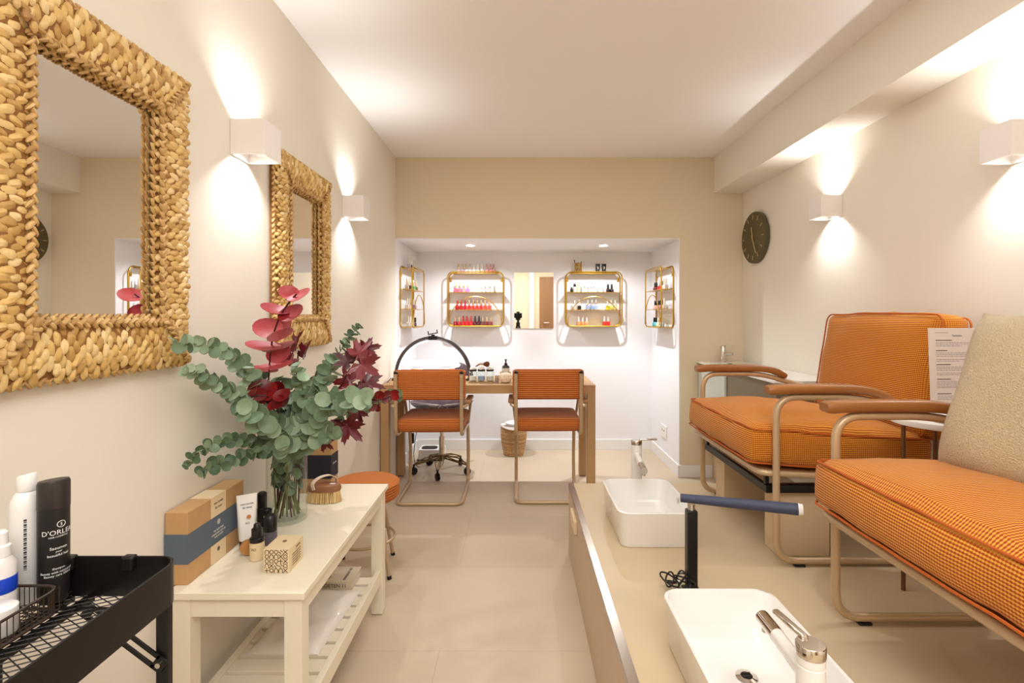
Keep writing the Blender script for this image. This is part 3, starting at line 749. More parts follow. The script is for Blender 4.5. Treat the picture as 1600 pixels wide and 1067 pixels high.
obj('cord', MB().tube(catmull([(-.80, 3.74, .674), (-.795, 3.77, .45), (-.785, 3.78, .30)]), .003, 6).tube(catmull([(-.785, 3.78, .24), (-.787, 3.78, .16), (-.80, 3.78, .10), (-.80, 3.79, .02), (-.79, 3.8, .06)]), .003, 6), m_blackp, t)
obj('adapter', B(-.803, -.767, 3.765, 3.795, .235, .31), m_blackp, t, bevel=.005)

bx, by = -.037, 4.34
t = thing('waste_basket', 'wicker waste basket with a white cloth liner standing by the alcove back wall', 'basket', (bx, by, 0))
mb = MB(); rows = 26
prof = lambda z: .078+.028*sin(min(1, z/.24)*pi*.62)
for i in range(rows):
    z = .006+i*.0092; pts = []
    for k in range(64):
        a = 2*pi*k/64; pts.append((bx+(prof(z)+.0035*cos(a*16+pi*(i % 2)))*cos(a), by+(prof(z)+.0035*cos(a*16+pi*(i % 2)))*sin(a), z))
    mb.tube(pts, .0048, 5, closed=True)
obj('weave', mb, m_wicker, t)
mb = MB()
for k in range(32):
    a = 2*pi*k/32; mb.tube([(bx+prof(z)*cos(a), by+prof(z)*sin(a), z) for z in [j*.03+.002 for j in range(9)]], .0028, 5)
obj('stakes', mb, m_wicker, t)
V = []
def lin(r, z, wav): return [Vector((bx+(r+wav*sin(3*2*pi*k/40+1))*cos(2*pi*k/40), by+(r+wav*sin(3*2*pi*k/40+1))*sin(2*pi*k/40), z+wav*1.2*sin(2*2*pi*k/40+.5))) for k in range(40)]
obj('liner', MB().loft([lin(.085, .10, 0), lin(.094, .24, 0), lin(.098, .252, .002), lin(.110, .255, .004), lin(.116, .236, .008), lin(.114, .234, .008), lin(.106, .250, .004), lin(.097, .248, .001), lin(.088, .24, 0), lin(.08, .10, 0)], True, True), m_cloth, t)
obj('lid_cloth', MB().loft([lin(.072, .262, .002), lin(.076, .272, .003), lin(.05, .282, .002)]), m_cloth, t)

# ------------------------------------------------------------------ on the desk
t = thing('arch_lamp', 'black arched desk lamp with a phone clamp on top, left half of desk', 'lamp', (-.59, 3.55, DH))
lc = -.590; R = .255
arc = [(lc+R*cos(a), 3.55, DH+.03+.262*sin(a)) for a in [pi*k/36 for k in range(37)]]
arc = [(lc+R, 3.55, DH+.012)]+arc+[(lc-R, 3.55, DH+.012)]
obj('arch', MB().tube(arc, .0135, 10), mat('gunmetal', srgb(74, 68, 68), .4, .3), t)
arc2 = [(lc+(R-.016)*cos(a), 3.55, DH+.03+.246*sin(a)) for a in [pi*(.54+.42*k/16) for k in range(17)]]
obj('light_strip', MB().tube(arc2, .005, 8), emis('cool_strip', (.8, .86, 1, 1), 2.5), t, label='glowing light strip inside the left half of the arch')
for s in (-1, 1): obj('foot', B(lc+s*R-.025, lc+s*R+.025, 3.52, 3.58, DH, DH+.012), m_blackp, t, bevel=.003)
cz0 = DH+.03+.262
obj('clamp_base', MB().box(lc-.032, lc+.032, 3.535, 3.565, cz0-.014, cz0+.014).box(lc-.012, lc+.012, 3.54, 3.56, cz0+.014, cz0+.024), m_blackp, t, bevel=.003)
Mr = Matrix.Translation((lc, 3.55, cz0+.03)) @ Matrix.Rotation(radians(-10), 4, 'Y')
obj('phone_clamp', MB().box(-.030, .030, -.006, .006, -.003, .004, Mr).box(-.034, -.028, -.006, .006, -.003, .024, Mr).box(.028, .034, -.006, .006, -.003, .024, Mr), m_blackp, t, bevel=.001)
t = thing('nail_dryer', 'glowing white flat table lamp on short orange feet beneath the black arch', 'lamp', (-.60, 3.60, DH))
obj('hood', MB().loft([rrect(-.600, 3.62, .30, .13, .06, DH+.078), rrect(-.600, 3.62, .37, .16, .07, DH+.088), rrect(-.600, 3.62, .38, .165, .075, DH+.10), rrect(-.600, 3.62, .33, .14, .06, DH+.125), rrect(-.600, 3.62, .16, .07, .03, DH+.134)]), m_lamp, t)
obj('tray', MB().loft([rrect(-.600, 3.62, .32, .15, .04, DH), rrect(-.600, 3.62, .32, .15, .04, DH+.02)]), mat('orange_plastic', srgb(226, 120, 60), .4), t)
for s in (-1, 1): obj('post', B(-.60+s*.12-.03, -.60+s*.12+.03, 3.58, 3.66, DH+.02, DH+.079), mat('orange_post', srgb(228, 126, 74), .4), t, bevel=.006)
obj('lens', B(-.735, -.465, 3.530, 3.5385, DH+.088, DH+.094), mat('lamp_slot', srgb(120, 104, 120), .4), t)
light('POINT', 'dryer_glow', (-.60, 3.47, DH+.17), .9, (.9, .93, 1), .05)
# jars
tz = DH+.006
t = tag(obj('jar_tray', B(-.335, -.162, 3.41, 3.49, DH, DH+.006), m_oakx, bevel=.002), 'thin wooden tray beneath three clear jars on the desk', 'tray')
for i, (jx, lb) in enumerate(((-.304, 'clear jar with black lid on the desk tray, left of three'), (-.247, 'clear jar with black lid on the desk tray, middle of three'), (-.189, 'clear jar with black lid on the desk tray, right of three'))):
    y = 3.45; t = thing('lidded_jar', lb, 'jar', (jx, y, tz), 'clear jars on the desk tray')
    obj('glass_body', MB().lathe([(.026, 0), (.028, .003), (.028, .062), (.024, .068), (.021, .068), (.025, .060), (.025, .006), (.001, .005)], (jx, y, tz), 24), m_glass, t)
    obj('filling', MB().lathe([(.023, .007), (.023, .034)], (jx, y, tz), 20), mat('jar_fill%d' % i, srgb(*[(236, 232, 232), (160, 184, 226), (232, 226, 226)][i]), .8), t)
    obj('lid', MB().lathe([(.0255, .0685), (.0255, .080)], (jx, y, tz), 24), m_blackp, t)
    obj('white_top', MB().lathe([(.022, .080), (.02, .092), (.006, .096)], (jx, y, tz), 20), m_whitep, t)
t = thing('powder_brush', 'brown powder brush lying across the lids of the clear jars', 'brush', (-.235, 3.45, tz+.10))
M = Matrix.Rotation(radians(90), 3, 'Y')
obj('bristles', MB().lathe([(.010, 0), (.019, .02), (.017, .034), (.006, .04)], (-.232, 3.45, tz+.115), 16, M), mat('brush_hair', srgb(112, 60, 36), .8), t)
obj('ferrule', MB().lathe([(.007, -.028), (.010, 0)], (-.232, 3.45, tz+.115), 16, M), m_chrome, t)
obj('handle', MB().tube([(-.26, 3.45, tz+.114), (-.285, 3.45, tz+.099)], [.006, .004], 8), m_teak, t)
t = thing('glitter_pot', 'small grey pot standing between the jar tray and the round white pot', 'pot', (-.142, 3.43, DH))
obj('body', MB().lathe([(.013, 0), (.014, .002), (.014, .03), (.011, .034)], (-.142, 3.405, DH), 16), mat('taupe', srgb(160, 140, 124), .5), t)
obj('lid', MB().lathe([(.012, .034), (.012, .05)], (-.142, 3.405, DH), 16), m_chrome, t)
px_, py_ = -.084, 3.42
t = thing('round_pot', 'round white pot with yellow dots on the desk, in front of the soap pump', 'pot', (px_, py_, DH))
obj('body', MB().lathe([(.02, 0), (.036, .007), (.044, .027), (.043, .048), (.032, .063), (.02, .068)], (px_, py_, DH), 28), mat('cream_glaze', srgb(242, 226, 204), .25), t)
mb = MB()
for k in range(9):
    for (zz, rr) in ((.026, .044), (.046, .0432)):
        a = 2*pi*(k+(.5 if zz > .03 else 0))/9; mb.ell((px_+rr*cos(a), py_+rr*sin(a), DH+zz), .0035, .0035, .0035, n=6, m=4)
obj('dots', mb, mat('ochre_dots', srgb(222, 170, 60), .5), t)
for s in (-1, 1): obj('ear', MB().ell((px_+s*.030, py_, DH+.066), .008, .006, .008), mat('yellow_ear%d' % s, srgb(232, 180, 60), .4), t)
t = thing('soap_pump', 'dark pump bottle with a white label behind the round white pot on the desk', 'bottle', (px_, 3.50, DH))
obj('body', MB().lathe([(.024, 0), (.026, .004), (.026, .095), (.020, .106), (.010, .110)], (px_, 3.50, DH), 24), mat('smoke_bottle', srgb(60, 60, 58), .15), t)
obj('label', MB().lathe([(.0262, .066), (.0265, .066), (.0265, .090), (.0262, .090)], (px_, 3.50, DH), 24, cap=False), m_inkl, t)
obj('pump', MB().lathe([(.011, .110), (.011, .122), (.005, .124), (.005, .140), (.008, .141), (.008, .150)], (px_, 3.50, DH), 14).tube([(px_, 3.50, DH+.147), (px_, 3.465, DH+.144)], .004, 8), m_blackp, t)
t = thing('charging_cable', 'thin dark cable looped at the left end of the desk', 'cable', (-.86, 3.45, DH))
obj('loop', MB().tube(catmull([(-.868, 3.40, DH+.004), (-.855, 3.45, DH+.025), (-.842, 3.5, DH+.012), (-.85, 3.56, DH+.004)]), .0025, 6), m_blackp, t)

# ------------------------------------------------------------------ wash basin cabinet on the right
t = thing('washstand', 'narrow wall washstand with white top and pale grey door behind the far armchair', 'washstand', (1.46, 3.15, .2))
obj('countertop', B(1.300, 1.639, 2.60, 3.728, .832, .848), m_ceramic, t, bevel=.003)
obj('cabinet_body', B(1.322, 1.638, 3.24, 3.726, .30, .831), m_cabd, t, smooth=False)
obj('door', B(1.306, 1.321, 3.242, 3.705, .31, .806), m_cab, t, bevel=.002)
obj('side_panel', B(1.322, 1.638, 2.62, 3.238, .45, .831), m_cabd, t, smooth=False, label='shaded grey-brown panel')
obj('sink_drain', MB().lathe([(.012, 0), (.016, .0015), (.012, .003)], (1.44, 3.48, .848), 18), m_ink, t)
fx, fy, fz = 1.465, 3.66, .848
t = thing('basin_tap', 'chrome mixer tap standing on the white washstand top', 'tap', (fx, fy, fz))
obj('body', MB().lathe([(.021, 0), (.021, .004), (.018, .006), (.018, .110), (.016, .114)], (fx, fy, fz), 22), m_chrome, t)
obj('spout', MB().tube([(fx, fy, fz+.055), (fx+.035, fy-.08, fz+.062)], [.012, .011], 12), m_chrome, t)
obj('lever', MB().box(-.01, .085, -.006, .006, 0, .005, Matrix.Translation((fx, fy, fz+.114)) @ Matrix.Rotation(radians(-25), 4, 'Z')), m_chrome, t, bevel=.002)

# ------------------------------------------------------------------ foot basins, taps
def basin(x0, x1, y0, y1, label):
    cx, cy, w, d = (x0+x1)/2, (y0+y1)/2, x1-x0, y1-y0; z = PH+.001; h = .127
    t = thing('foot_basin', label, 'basin', (cx, cy, z), 'foot basins')
    L = [rrect(cx, cy, w-.03, d-.03, .03, z), rrect(cx, cy, w-.024, d-.024, .034, z+.006), rrect(cx, cy, w-.006, d-.006, .042, z+h-.012), rrect(cx, cy, w, d, .045, z+h-.002), rrect(cx, cy, w-.003, d-.003, .044, z+h),
         rrect(cx, cy, w-.016, d-.016, .038, z+h), rrect(cx, cy, w-.020, d-.020, .036, z+h-.004), rrect(cx, cy, w-.034, d-.034, .034, z+.045), rrect(cx, cy, w-.060, d-.060, .03, z+.022), rrect(cx, cy, w-.11, d-.11, .02, z+.016), rrect(cx, cy, .05, .05, .02, z+.013)]
    obj('bowl', MB().loft(L), m_ceramic, t, angle=50)
    obj('drain_ring', MB().lathe([(.020, .013), (.0225, .0155), (.024, .0165), (.013, .0185), (.012, .0135)], (cx+.01, cy+.03, z), 28), m_chrome, t)
    mb = MB().lathe([(.0125, .0137), (.0125, .016)], (cx+.01, cy+.03, z), 20)
    obj('drain_well', mb, m_ink, t)
    obj('drain_grid', MB().tube([(cx+.0, cy+.024, z+.020), (cx+.02, cy+.026, z+.020)], .002, 6).tube([(cx+.0, cy+.034, z+.020), (cx+.02, cy+.036, z+.020)], .002, 6), m_ink, t)
    obj('overflow_ring', MB().lathe([(.006, 0), (.012, .001), (.013, .003), (.007, .004)], (x1-.014, cy, z+h-.022), 18, Matrix.Rotation(-pi/2, 3, 'Y')), m_chrome, t)
    return t
basin(.360, .645, 1.83, 2.222, 'white rectangular foot basin at the far end of the platform')
basin(.368, .650, .935, 1.330, 'white rectangular foot basin nearest the camera, with a tap beside it')
def foot_tap(x, y, s, lever, label):
    z = PH+.001; t = thing('basin_mixer', label, 'tap', (x, y, z), 'foot basin taps')
    obj('column', MB().lathe([(.0245, 0), (.0245, .004), (.0232, .006), (.0232, .240), (.0222, .241), (.0222, .243), (.0232, .244), (.0232, .256)], (x, y, z), 30), mat('white_lacquer_%d' % (s > 0), srgb(240, 236, 232), .3), t)
    obj('chrome_head', MB().lathe([(.0236, .2565), (.0240, .259), (.0240, .274), (.0225, .276)], (x, y, z), 30), m_chrome, t)
    e = Vector((x+.012*s, y+s*.135, z+.203)); e2 = Vector((x+.016*s, y+s*.205, z+.199))
    sp = obj('spout', MB().tube([(x, y, z+.212), e], .0145, 16), m_ceramic, t)
    obj('spout_tip', MB().tube([e, e2], .0148, 16).tube([e2+Vector((0, -s*.012, -.010)), e2+Vector((0, -s*.012, -.022))], .008, 10), m_chrome, sp)
    a = lever; d_ = Vector((cos(a), sin(a), .02)); M = frame(Vector((x, y, z+.273)), d_, Vector((-sin(a), cos(a), 0)))
    obj('lever', MB().box(.012, .092, -.0065, .0065, 0, .0085, M), m_chrome, t, bevel=.003)
    return t
foot_tap(.532, 2.30, -1, 0.0, 'white and chrome tap standing behind the far foot basin')
foot_tap(.500, .875, 1, radians(100), 'white and chrome tap beside the near foot basin, at the bottom edge')

# cable bundle
t = thing('cable_bundle', 'black coiled power cable lying on the platform beyond the near basin', 'cable', (.475, 1.57, PH))
mb = MB()
for k in range(7):
    a0 = random.uniform(-.9, .9); ln = random.uniform(.03, .045); wd = random.uniform(.010, .018); s = -1 if k % 2 else 1
    pts = []
    for j in range(16):
        q = 2*pi*j/16; u = ln*(1-cos(q))*s*.55; v = wd*sin(q)
        pts.append((.482+u*cos(a0)-v*sin(a0)*.4, 1.56+.03*sin(q+k), PH+.022+abs(u*sin(a0))*.5+v*.9+.004*(k % 3)))
    zmin = min(p[2] for p in pts); dz = max(0, PH+.004-zmin)
    mb.tube([(p[0], p[1], p[2]+dz) for p in pts], .0026, 6, closed=True)
obj('coils', mb, m_blackp, t)
obj('tie', MB().tube([(.482, 1.545, PH+.012), (.484, 1.545, PH+.036)], .006, 8), m_inkl, t)

# footrest
t = thing('footrest', 'dark blue padded footrest roller on a black post between the two basins', 'footrest', (.528, 1.56, PH))
obj('post', B(.512, .543, 1.545, 1.575, PH+.002, .588), m_black, t, bevel=.003)
obj('joint', MB().tube([(.5275, 1.56, .585), (.5275, 1.56, .606)], .011, 12), m_chrome, t)
pa, pb = Vector((.497, 1.565, .622)), Vector((.7875, 1.44, .6340))
obj('roller', MB().tube([pa, pa.lerp(pb, .5), pb], [.0125, .0148, .0165], 18), m_bluefoam, t)
obj('end_cap', MB().tube([pb+(pb-pa).normalized()*.0003, pb+(pb-pa).normalized()*.012], [.0172, .0150], 18), m_whitep, t)
obj('foot_plate', MB().loft([rrect(.528, 1.56, .05, .05, .006, PH), rrect(.528, 1.56, .05, .05, .006, PH+.003)]), m_black, t)

# ------------------------------------------------------------------ armchairs facing -x
def armchair(y0, y1, label, folded=True):
    """y0/y1: centre lines of the near / far side frame"""
    ym = (y0+y1)/2; t = thing('armchair', label, 'armchair', (1.18, ym, PH), 'orange armchairs'); r = .0115; zb = PH+.006+r
    for yy in (y0, y1):
        loop = [(.862, yy, .907), (1.13, yy, .907), (1.54, yy, .79), (1.54, yy, zb), (.862, yy, zb)]
        # rounded closed tube
        obj('side_frame', MB().tube(bend(loop, .07, 8, closed=True), r, 12, closed=True), m_tube, t)
        path = catmull([(.830, yy, .930), (.90, yy, .934), (1.02, yy, .935), (1.12, yy, .933), (1.19, yy, .921), (1.245, yy, .896)], 5)
        lo = []
        for i, p in enumerate(path):
            tt = (path[min(i+1, len(path)-1)]-path[max(i-1, 0)]).normalized(); up = Vector((-tt.z, 0, tt.x)); q = i/(len(path)-1)
            w = .024 if 0 < i < len(path)-1 else .021; h = .0150 if 0 < i < len(path)-1 else .012
            if i >= len(path)-3: h *= .85
            ring = []
            for (a, b) in ((-1, -.6), (-.75, -1), (.75, -1), (1, -.6), (1, .6), (.75, 1), (-.75, 1), (-1, .6)): ring.append(p+Vector((0, a*w, 0))+up*b*h)
            lo.append(ring)
        obj('armrest', MB().loft(lo), m_teak, t, angle=50)
        obj('foot_pad', B(.92, .955, yy-.012, yy+.012, PH+.0005, zb-r+.002), m_blackp, t, bevel=.002)
        obj('foot_pad', B(1.42, 1.455, yy-.012, yy+.012, PH+.0005, zb-r+.002), m_blackp, t, bevel=.002)
    a, b = y0+.013, y1-.013
    obj('seat_rail', MB().tube(bend([(.815, a, .650), (.815, b, .650), (1.50, b, .615), (1.50, a, .615)], .04, 5, closed=True), .0105, 10, closed=True), m_tube, t)
    obj('seat_board', MB().loft([[Vector((.822, a+.01, .656)), Vector((.822, b-.01, .656)), Vector((1.42, b-.01, .622)), Vector((1.42, a+.01, .622))], [Vector((.822, a+.01, .662)), Vector((.822, b-.01, .662)), Vector((1.42, b-.01, .628)), Vector((1.42, a+.01, .628))]]), mat('seat_ply', srgb(150, 100, 60), .7), t, smooth=False)
    mb = MB().box(.845, .862, a+.02, b-.06, .574, .600).box(.862, 1.38, a+.02, a+.045, .574, .600)
    mb.box(.847, .860, a+.03, a+.045, .600, .642).box(.847, .860, b-.08, b-.065, .600, .642)
    if folded: obj('footrest_frame', mb, m_black, t, bevel=.002, label='black folding frame under the seat')
    for yy in (a+.06, b-.06): obj('back_post', MB().tube(bend([(1.48, yy, .62), (1.46, yy, .76), (1.575, yy, 1.10)], .05), .010, 8), m_tube, t)
    W_ = (y1-y0)-.035
    # seat cushion: tilted a little to the back
    M = Matrix.Rotation(radians(3.6), 3, 'Y'); c = Vector((1.095, ym, .7200))
    seat = obj('seat_cushion', cushion_mb(c, .62, W_, .120, .026, .050, M=M, rumple=.008, side=.012, seed=y0*3, crown_b=.0), m_orange, t, uv=True)
    obj('piping', piping_mb(c, .62, W_, .056, .028, M=M, seed=y0*3, rumple=.005, side=.012), m_pipe, seat)
    obj('piping', piping_mb(c, .62, W_, -.056, .028, M=M, seed=y0*3, rumple=.004, side=.012), m_pipe, seat)
    # back cushion: pad standing up, face to -x, leaning back
    ang = radians(-81); M = Matrix.Rotation(ang, 3, 'Y'); c = Vector((1.452, ym, .965))
    back = obj('back_cushion', cushion_mb(c, .43, W_, .105, .028, .034, M=M, rumple=.008, side=.014, seed=y0*3+1), m_orange, t, uv=True)
    obj('piping', piping_mb(c, .43, W_, .050, .03, M=M, seed=y0*3+1, rumple=.005, side=.014), m_pipe, back)
    obj('piping', piping_mb(c, .43, W_, -.050, .03, M=M, seed=y0*3+1, rumple=.004, side=.014), m_pipe, back)
    return t
armchair(1.71, 2.39, 'orange upholstered armchair farther from the camera, in front of the washstand')
armchair(.71, 1.39, 'orange upholstered armchair nearest the camera, holding the beige cushion', False)
for (y, lb) in ((2.236, 'beige upright panel block standing under the far side of the far armchair'), (1.775, 'beige upright panel block standing under the near side of the far armchair')):
    tag(obj('support_block', B(.90, 1.08, y, y+.095, PH+.001, .570), mat('support_beige', srgb(216, 190, 154), .7), bevel=.002), lb, 'panel', 'blocks under the far armchair')

# beige cushion
M = Matrix.Translation((1.128, 1.095, .990)) @ Matrix.Rotation(radians(-72), 4, 'Y') @ Matrix.Rotation(radians(1), 4, 'Z')
def pillow(w, th, n=22):
    V = []; F = []
    for s in (1, -1):
        for i in range(n+1):
            for j in range(n+1):
                a = -1+2*i/n; b = -1+2*j/n
                h = th*((1-a**4)*(1-b**4))**.55
                pin = 1-.055*(1-abs(a)**2)*(abs(b)**3) ; pin2 = 1-.055*(1-abs(b)**2)*(abs(a)**3)
                p = Vector((a*w/2*pin2, b*w/2*pin, s*h))
                nn = noise.noise_vector(Vector((p.x*7, p.y*7, s*3.3)))
                p.z += nn.z*.012*(1-max(abs(a), abs(b))**6); p.x += nn.x*.006; p.y += nn.y*.006
                if max(abs(a), abs(b)) == 1: p.z = nn.y*.004
                V.append(p)
    N0 = (n+1)**2
    for s in (0, 1):
        for i in range(n):
            for j in range(n):
                f = (s*N0+i*(n+1)+j, s*N0+(i+1)*(n+1)+j, s*N0+(i+1)*(n+1)+j+1, s*N0+i*(n+1)+j+1); F.append(f if s == 0 else f[::-1])
    e = [(i, 0) for i in range(n)]+[(n, j) for j in range(n)]+[(i, n) for i in range(n, 0, -1)]+[(0, j) for j in range(n, 0, -1)]
    for q in range(len(e)):
        i, j = e[q]; k, l = e[(q+1) % len(e)]; A_ = i*(n+1)+j; B_ = k*(n+1)+l
        F.append((A_, N0+A_, N0+B_, B_))
    return V, F
v, f = pillow(.42, .068)
tag(obj('throw_cushion', MB().add([M @ p for p in v], f), m_linen, angle=80), 'beige linen cushion leaning upright on the near orange armchair', 'cushion')

# side table between the chairs
tx, ty, th_ = 1.285, 1.555, .866
t = thing('side_table', 'small round white side table between the two armchairs', 'side table', (tx, ty, PH))
obj('top', MB().lathe([(.120, th_-.018), (.128, th_-.016), (.130, th_-.004), (.128, th_)], (tx, ty, 0), 48), m_whitep, t)
for k in range(3):
    a = radians(178)+2*pi*k/3; q = .112
    obj('leg', MB().tube([(tx+q*cos(a), ty+q*sin(a), PH+.001), (tx+q*cos(a), ty+q*sin(a), th_-.017)], .006, 10), mat('bronze_leg%d' % k, srgb(120, 88, 60), .35, .6), t)
t = thing('magazine', 'blue-covered magazine lying on the round side table', 'magazine', (tx, ty-.03, th_))
obj('pages', B(tx-.06, tx+.085, ty-.085, ty+.02, th_+.0005, th_+.005), m_paper, t, smooth=False)
obj('cover', MB().box(tx-.061, tx+.086, ty-.086, ty+.021, th_+.0052, th_+.006), mat('magazine_cover', srgb(66, 64, 92), .3), t, smooth=False)
obj('cover_photo', MB().box(tx+.01, tx+.07, ty-.075, ty-.035, th_+.0061, th_+.0064), mat('magazine_photo', srgb(176, 186, 206), .3), t, smooth=False)
obj('cover_stripe', MB().box(tx+.0, tx+.06, ty-.03, ty-.018, th_+.0061, th_+.0066), mat('magazine_stripe', srgb(226, 176, 70), .3), t, smooth=False)
# price list sheet in a clear holder
t = thing('price_list', 'white printed price list sheet standing on the side table behind the beige cushion', 'paper', (1.375, 1.60, th_))
x0, x1, y_, zb_, zt_ = 1.312, 1.505, 1.628, th_+.001, 1.139
MP = frame(Vector((x0, y_, zb_)), Vector((1, 0, 0)), Vector((0, .02, 1)))
def sheetpt(u, v, off=0): return Vector((x0+u*(x1-x0), y_+.006*sin(u*pi)+v*.012-off, zb_+v*(zt_-zb_)))
V = []; F = []; n = 10
for s in (0, .0006):
    for i in range(n+1):
        for j in range(2): V.append(sheetpt(i/n, j, s))
N0 = 2*(n+1)
for i in range(n): F += [(2*i, 2*i+2, 2*i+3, 2*i+1), (N0+2*i+1, N0+2*i+3, N0+2*i+2, N0+2*i), (2*i, N0+2*i, N0+2*i+2, 2*i+2), (2*i+1, 2*i+3, N0+2*i+3, N0+2*i+1)]
obj('sheet', MB().add(V, F), m_paper, t)
mb = MB(); hb = MB()
def dash(m, u0, u1, v, h):
    k = 6; Q = []
    for i in range(k+1):
        u = u0+(u1-u0)*i/k; Q += [sheetpt(u, v-h/2, .0009), sheetpt(u, v+h/2, .0009)]
    m.add(Q, [(2*i, 2*i+2, 2*i+3, 2*i+1) for i in range(k)])
secs = [(.855, 3, True), (.735, 3, True), (.63, 2, False), (.57, 3, True), (.47, 2, False), (.40, 4, True), (.30, 1, False), (.23, 3, True), (.12, 2, False)]
for v, n_, head in secs:
    if head:
        dash(hb, .13, .13+random.uniform(.2, .3), v, .008); dash(hb, .74, .88, v, .006); v -= .028
    for i in range(n_):
        u = .13
        end = .88 if i < n_-1 else random.uniform(.4, .8)
        while u < end:
            w_ = random.uniform(.02, .07); dash(mb, u, min(end, u+w_), v-i*.019, .0055); u += w_+.01
dash(mb, .12, .36, .945, .004)
obj('printed_lines', mb, mat('print_grey', srgb(140, 128, 122), .8), t, smooth=False)
obj('headings', hb, m_ink, t, smooth=False)
obj('title', text_mb('Tarieven', .009, frame(sheetpt(.5, .9, .0012), (1, 0, 0), (0, .02, 1)), extrude=.0001), m_ink, t, smooth=False)
obj('holder', B(1.33, 1.42, 1.596, 1.660, th_, th_+.006), m_whitep, t, bevel=.002)

# ------------------------------------------------------------------ bench
bx0, bx1, by0, by1, bh = -.8636, -.5236, 1.253, 2.067, .50
t = thing('bench', 'cream painted wooden bench with a slatted lower shelf against the left wall', 'bench', ((bx0+bx1)/2, (by0+by1)/2, 0))
obj('top', B(bx0, bx1, by0, by1, bh-.018, bh), m_benchw, t, bevel=.002, smooth=False)
lg = .044; i0 = .010
for a in (bx0+i0, bx1-i0-lg):
    for b in (by0+i0, by1-i0-lg):
        l = obj('leg', B(a, a+lg, b, b+lg, .004, bh-.0185), m_benchw, t, bevel=.0015, smooth=False)
        obj('glide', B(a+.008, a+lg-.008, b+.008, b+lg-.008, 0, .004), m_blackp, l, smooth=False)
xi0, xi1, yi0, yi1 = bx0+i0, bx1-i0, by0+i0, by1-i0
mb = MB().box(xi0+lg, xi1-lg, yi0+.004, yi0+.022, bh-.066, bh-.0185).box(xi0+lg, xi1-lg, yi1-.022, yi1-.004, bh-.066, bh-.0185)
mb.box(xi0+.004, xi0+.022, yi0+lg, yi1-lg, bh-.066, bh-.0185).box(xi1-.022, xi1-.004, yi0+lg, yi1-lg, bh-.066, bh-.0185)
obj('apron', mb, m_benchw, t, smooth=False)
for (a, b) in ((xi0+.006, xi0+.026), (xi1-.026, xi1-.006)): obj('shelf_rail', B(a, b, yi0+lg, yi1-lg, .125, .175), m_benchw, t, bevel=.001, smooth=False)
yy = yi0+lg+.012
while yy+.05 < yi1-.02:
    obj('slat', B(xi0+.0265, xi1-.0265, yy, yy+.052, .155, .170), m_benchw, t, bevel=.0015, smooth=False); yy += .067
# package on the lower shelf
def blob_pack(x0, x1, y0, y1, z0, h):
    V = []; F = []; n = 14; m = 18
    for s in (0, 1):
        for i in range(n+1):
            for j in range(m+1):
                a = i/n; b = j/m; p = Vector((x0+(x1-x0)*a+.018*(b-.5), y0+(y1-y0)*b, z0))
                e = (1-abs(2*a-1)**6)*(1-abs(2*b-1)**6)
                nn = noise.noise(Vector((p.x*16, p.y*16, .5)))
                p.z = z0+(.0005 if s == 0 else .003+h*e**.5*(.85+.5*nn)); V.append(p)
    N0 = (n+1)*(m+1)
    for s in (0, 1):
        for i in range(n):
            for j in range(m):
                f = (s*N0+i*(m+1)+j, s*N0+(i+1)*(m+1)+j, s*N0+(i+1)*(m+1)+j+1, s*N0+i*(m+1)+j+1); F.append(f if s else f[::-1])
    e = [(i, 0) for i in range(n)]+[(n, j) for j in range(m)]+[(i, m) for i in range(n, 0, -1)]+[(0, j) for j in range(m, 0, -1)]
    for q in range(len(e)):
        i, j = e[q]; k, l = e[(q+1) % len(e)]; A_ = i*(m+1)+j; B_ = k*(m+1)+l; F.append((A_, B_, N0+B_, N0+A_))
    return MB().add(V, F)
tag(obj('folded_towel_pack', blob_pack(-.80, -.585, 1.52, 1.87, .1705, .022), mat('frosted_wrap', srgb(240, 232, 222), .35, bump=.3, bscale=30, coat=.3), angle=60), 'flat white plastic-wrapped pack lying on the slatted shelf of the bench', 'package')
t = thing('book', 'paperback book with a black-lettered cover on the far end of the bench shelf', 'book', (-.70, 1.95, .1705))
obj('pages', B(-.775, -.612, 1.885, 1.995, .1725, .198), m_paper, t, smooth=False)
obj('cover', MB().box(-.777, -.610, 1.883, 1.997, .1705, .1722).box(-.777, -.610, 1.883, 1.997, .1982, .2).box(-.777, -.610, 1.881, 1.8828, .1705, .2), mat('book_cover', srgb(222, 206, 180), .6), t, smooth=False)
obj('spine_title', text_mb('MAMMOETEN 11', .0185, frame(Vector((-.70, 1.8805, .180)), (1, 0, 0), (0, 0, 1))), m_ink, t, smooth=False)
obj('cover_title', text_mb('BINNENSTAD', .0150, frame(Vector((-.640, 1.941, .2003)), (0, 1, 0), (-1, 0, 0))), m_ink, t, smooth=False)
obj('cover_picture', MB().lathe([(.026, 0), (.026, .0003)], (-.725, 1.915, .2001), 24), mat('cover_sketch', srgb(170, 150, 120), .7, var=.4, vscale=90), t)

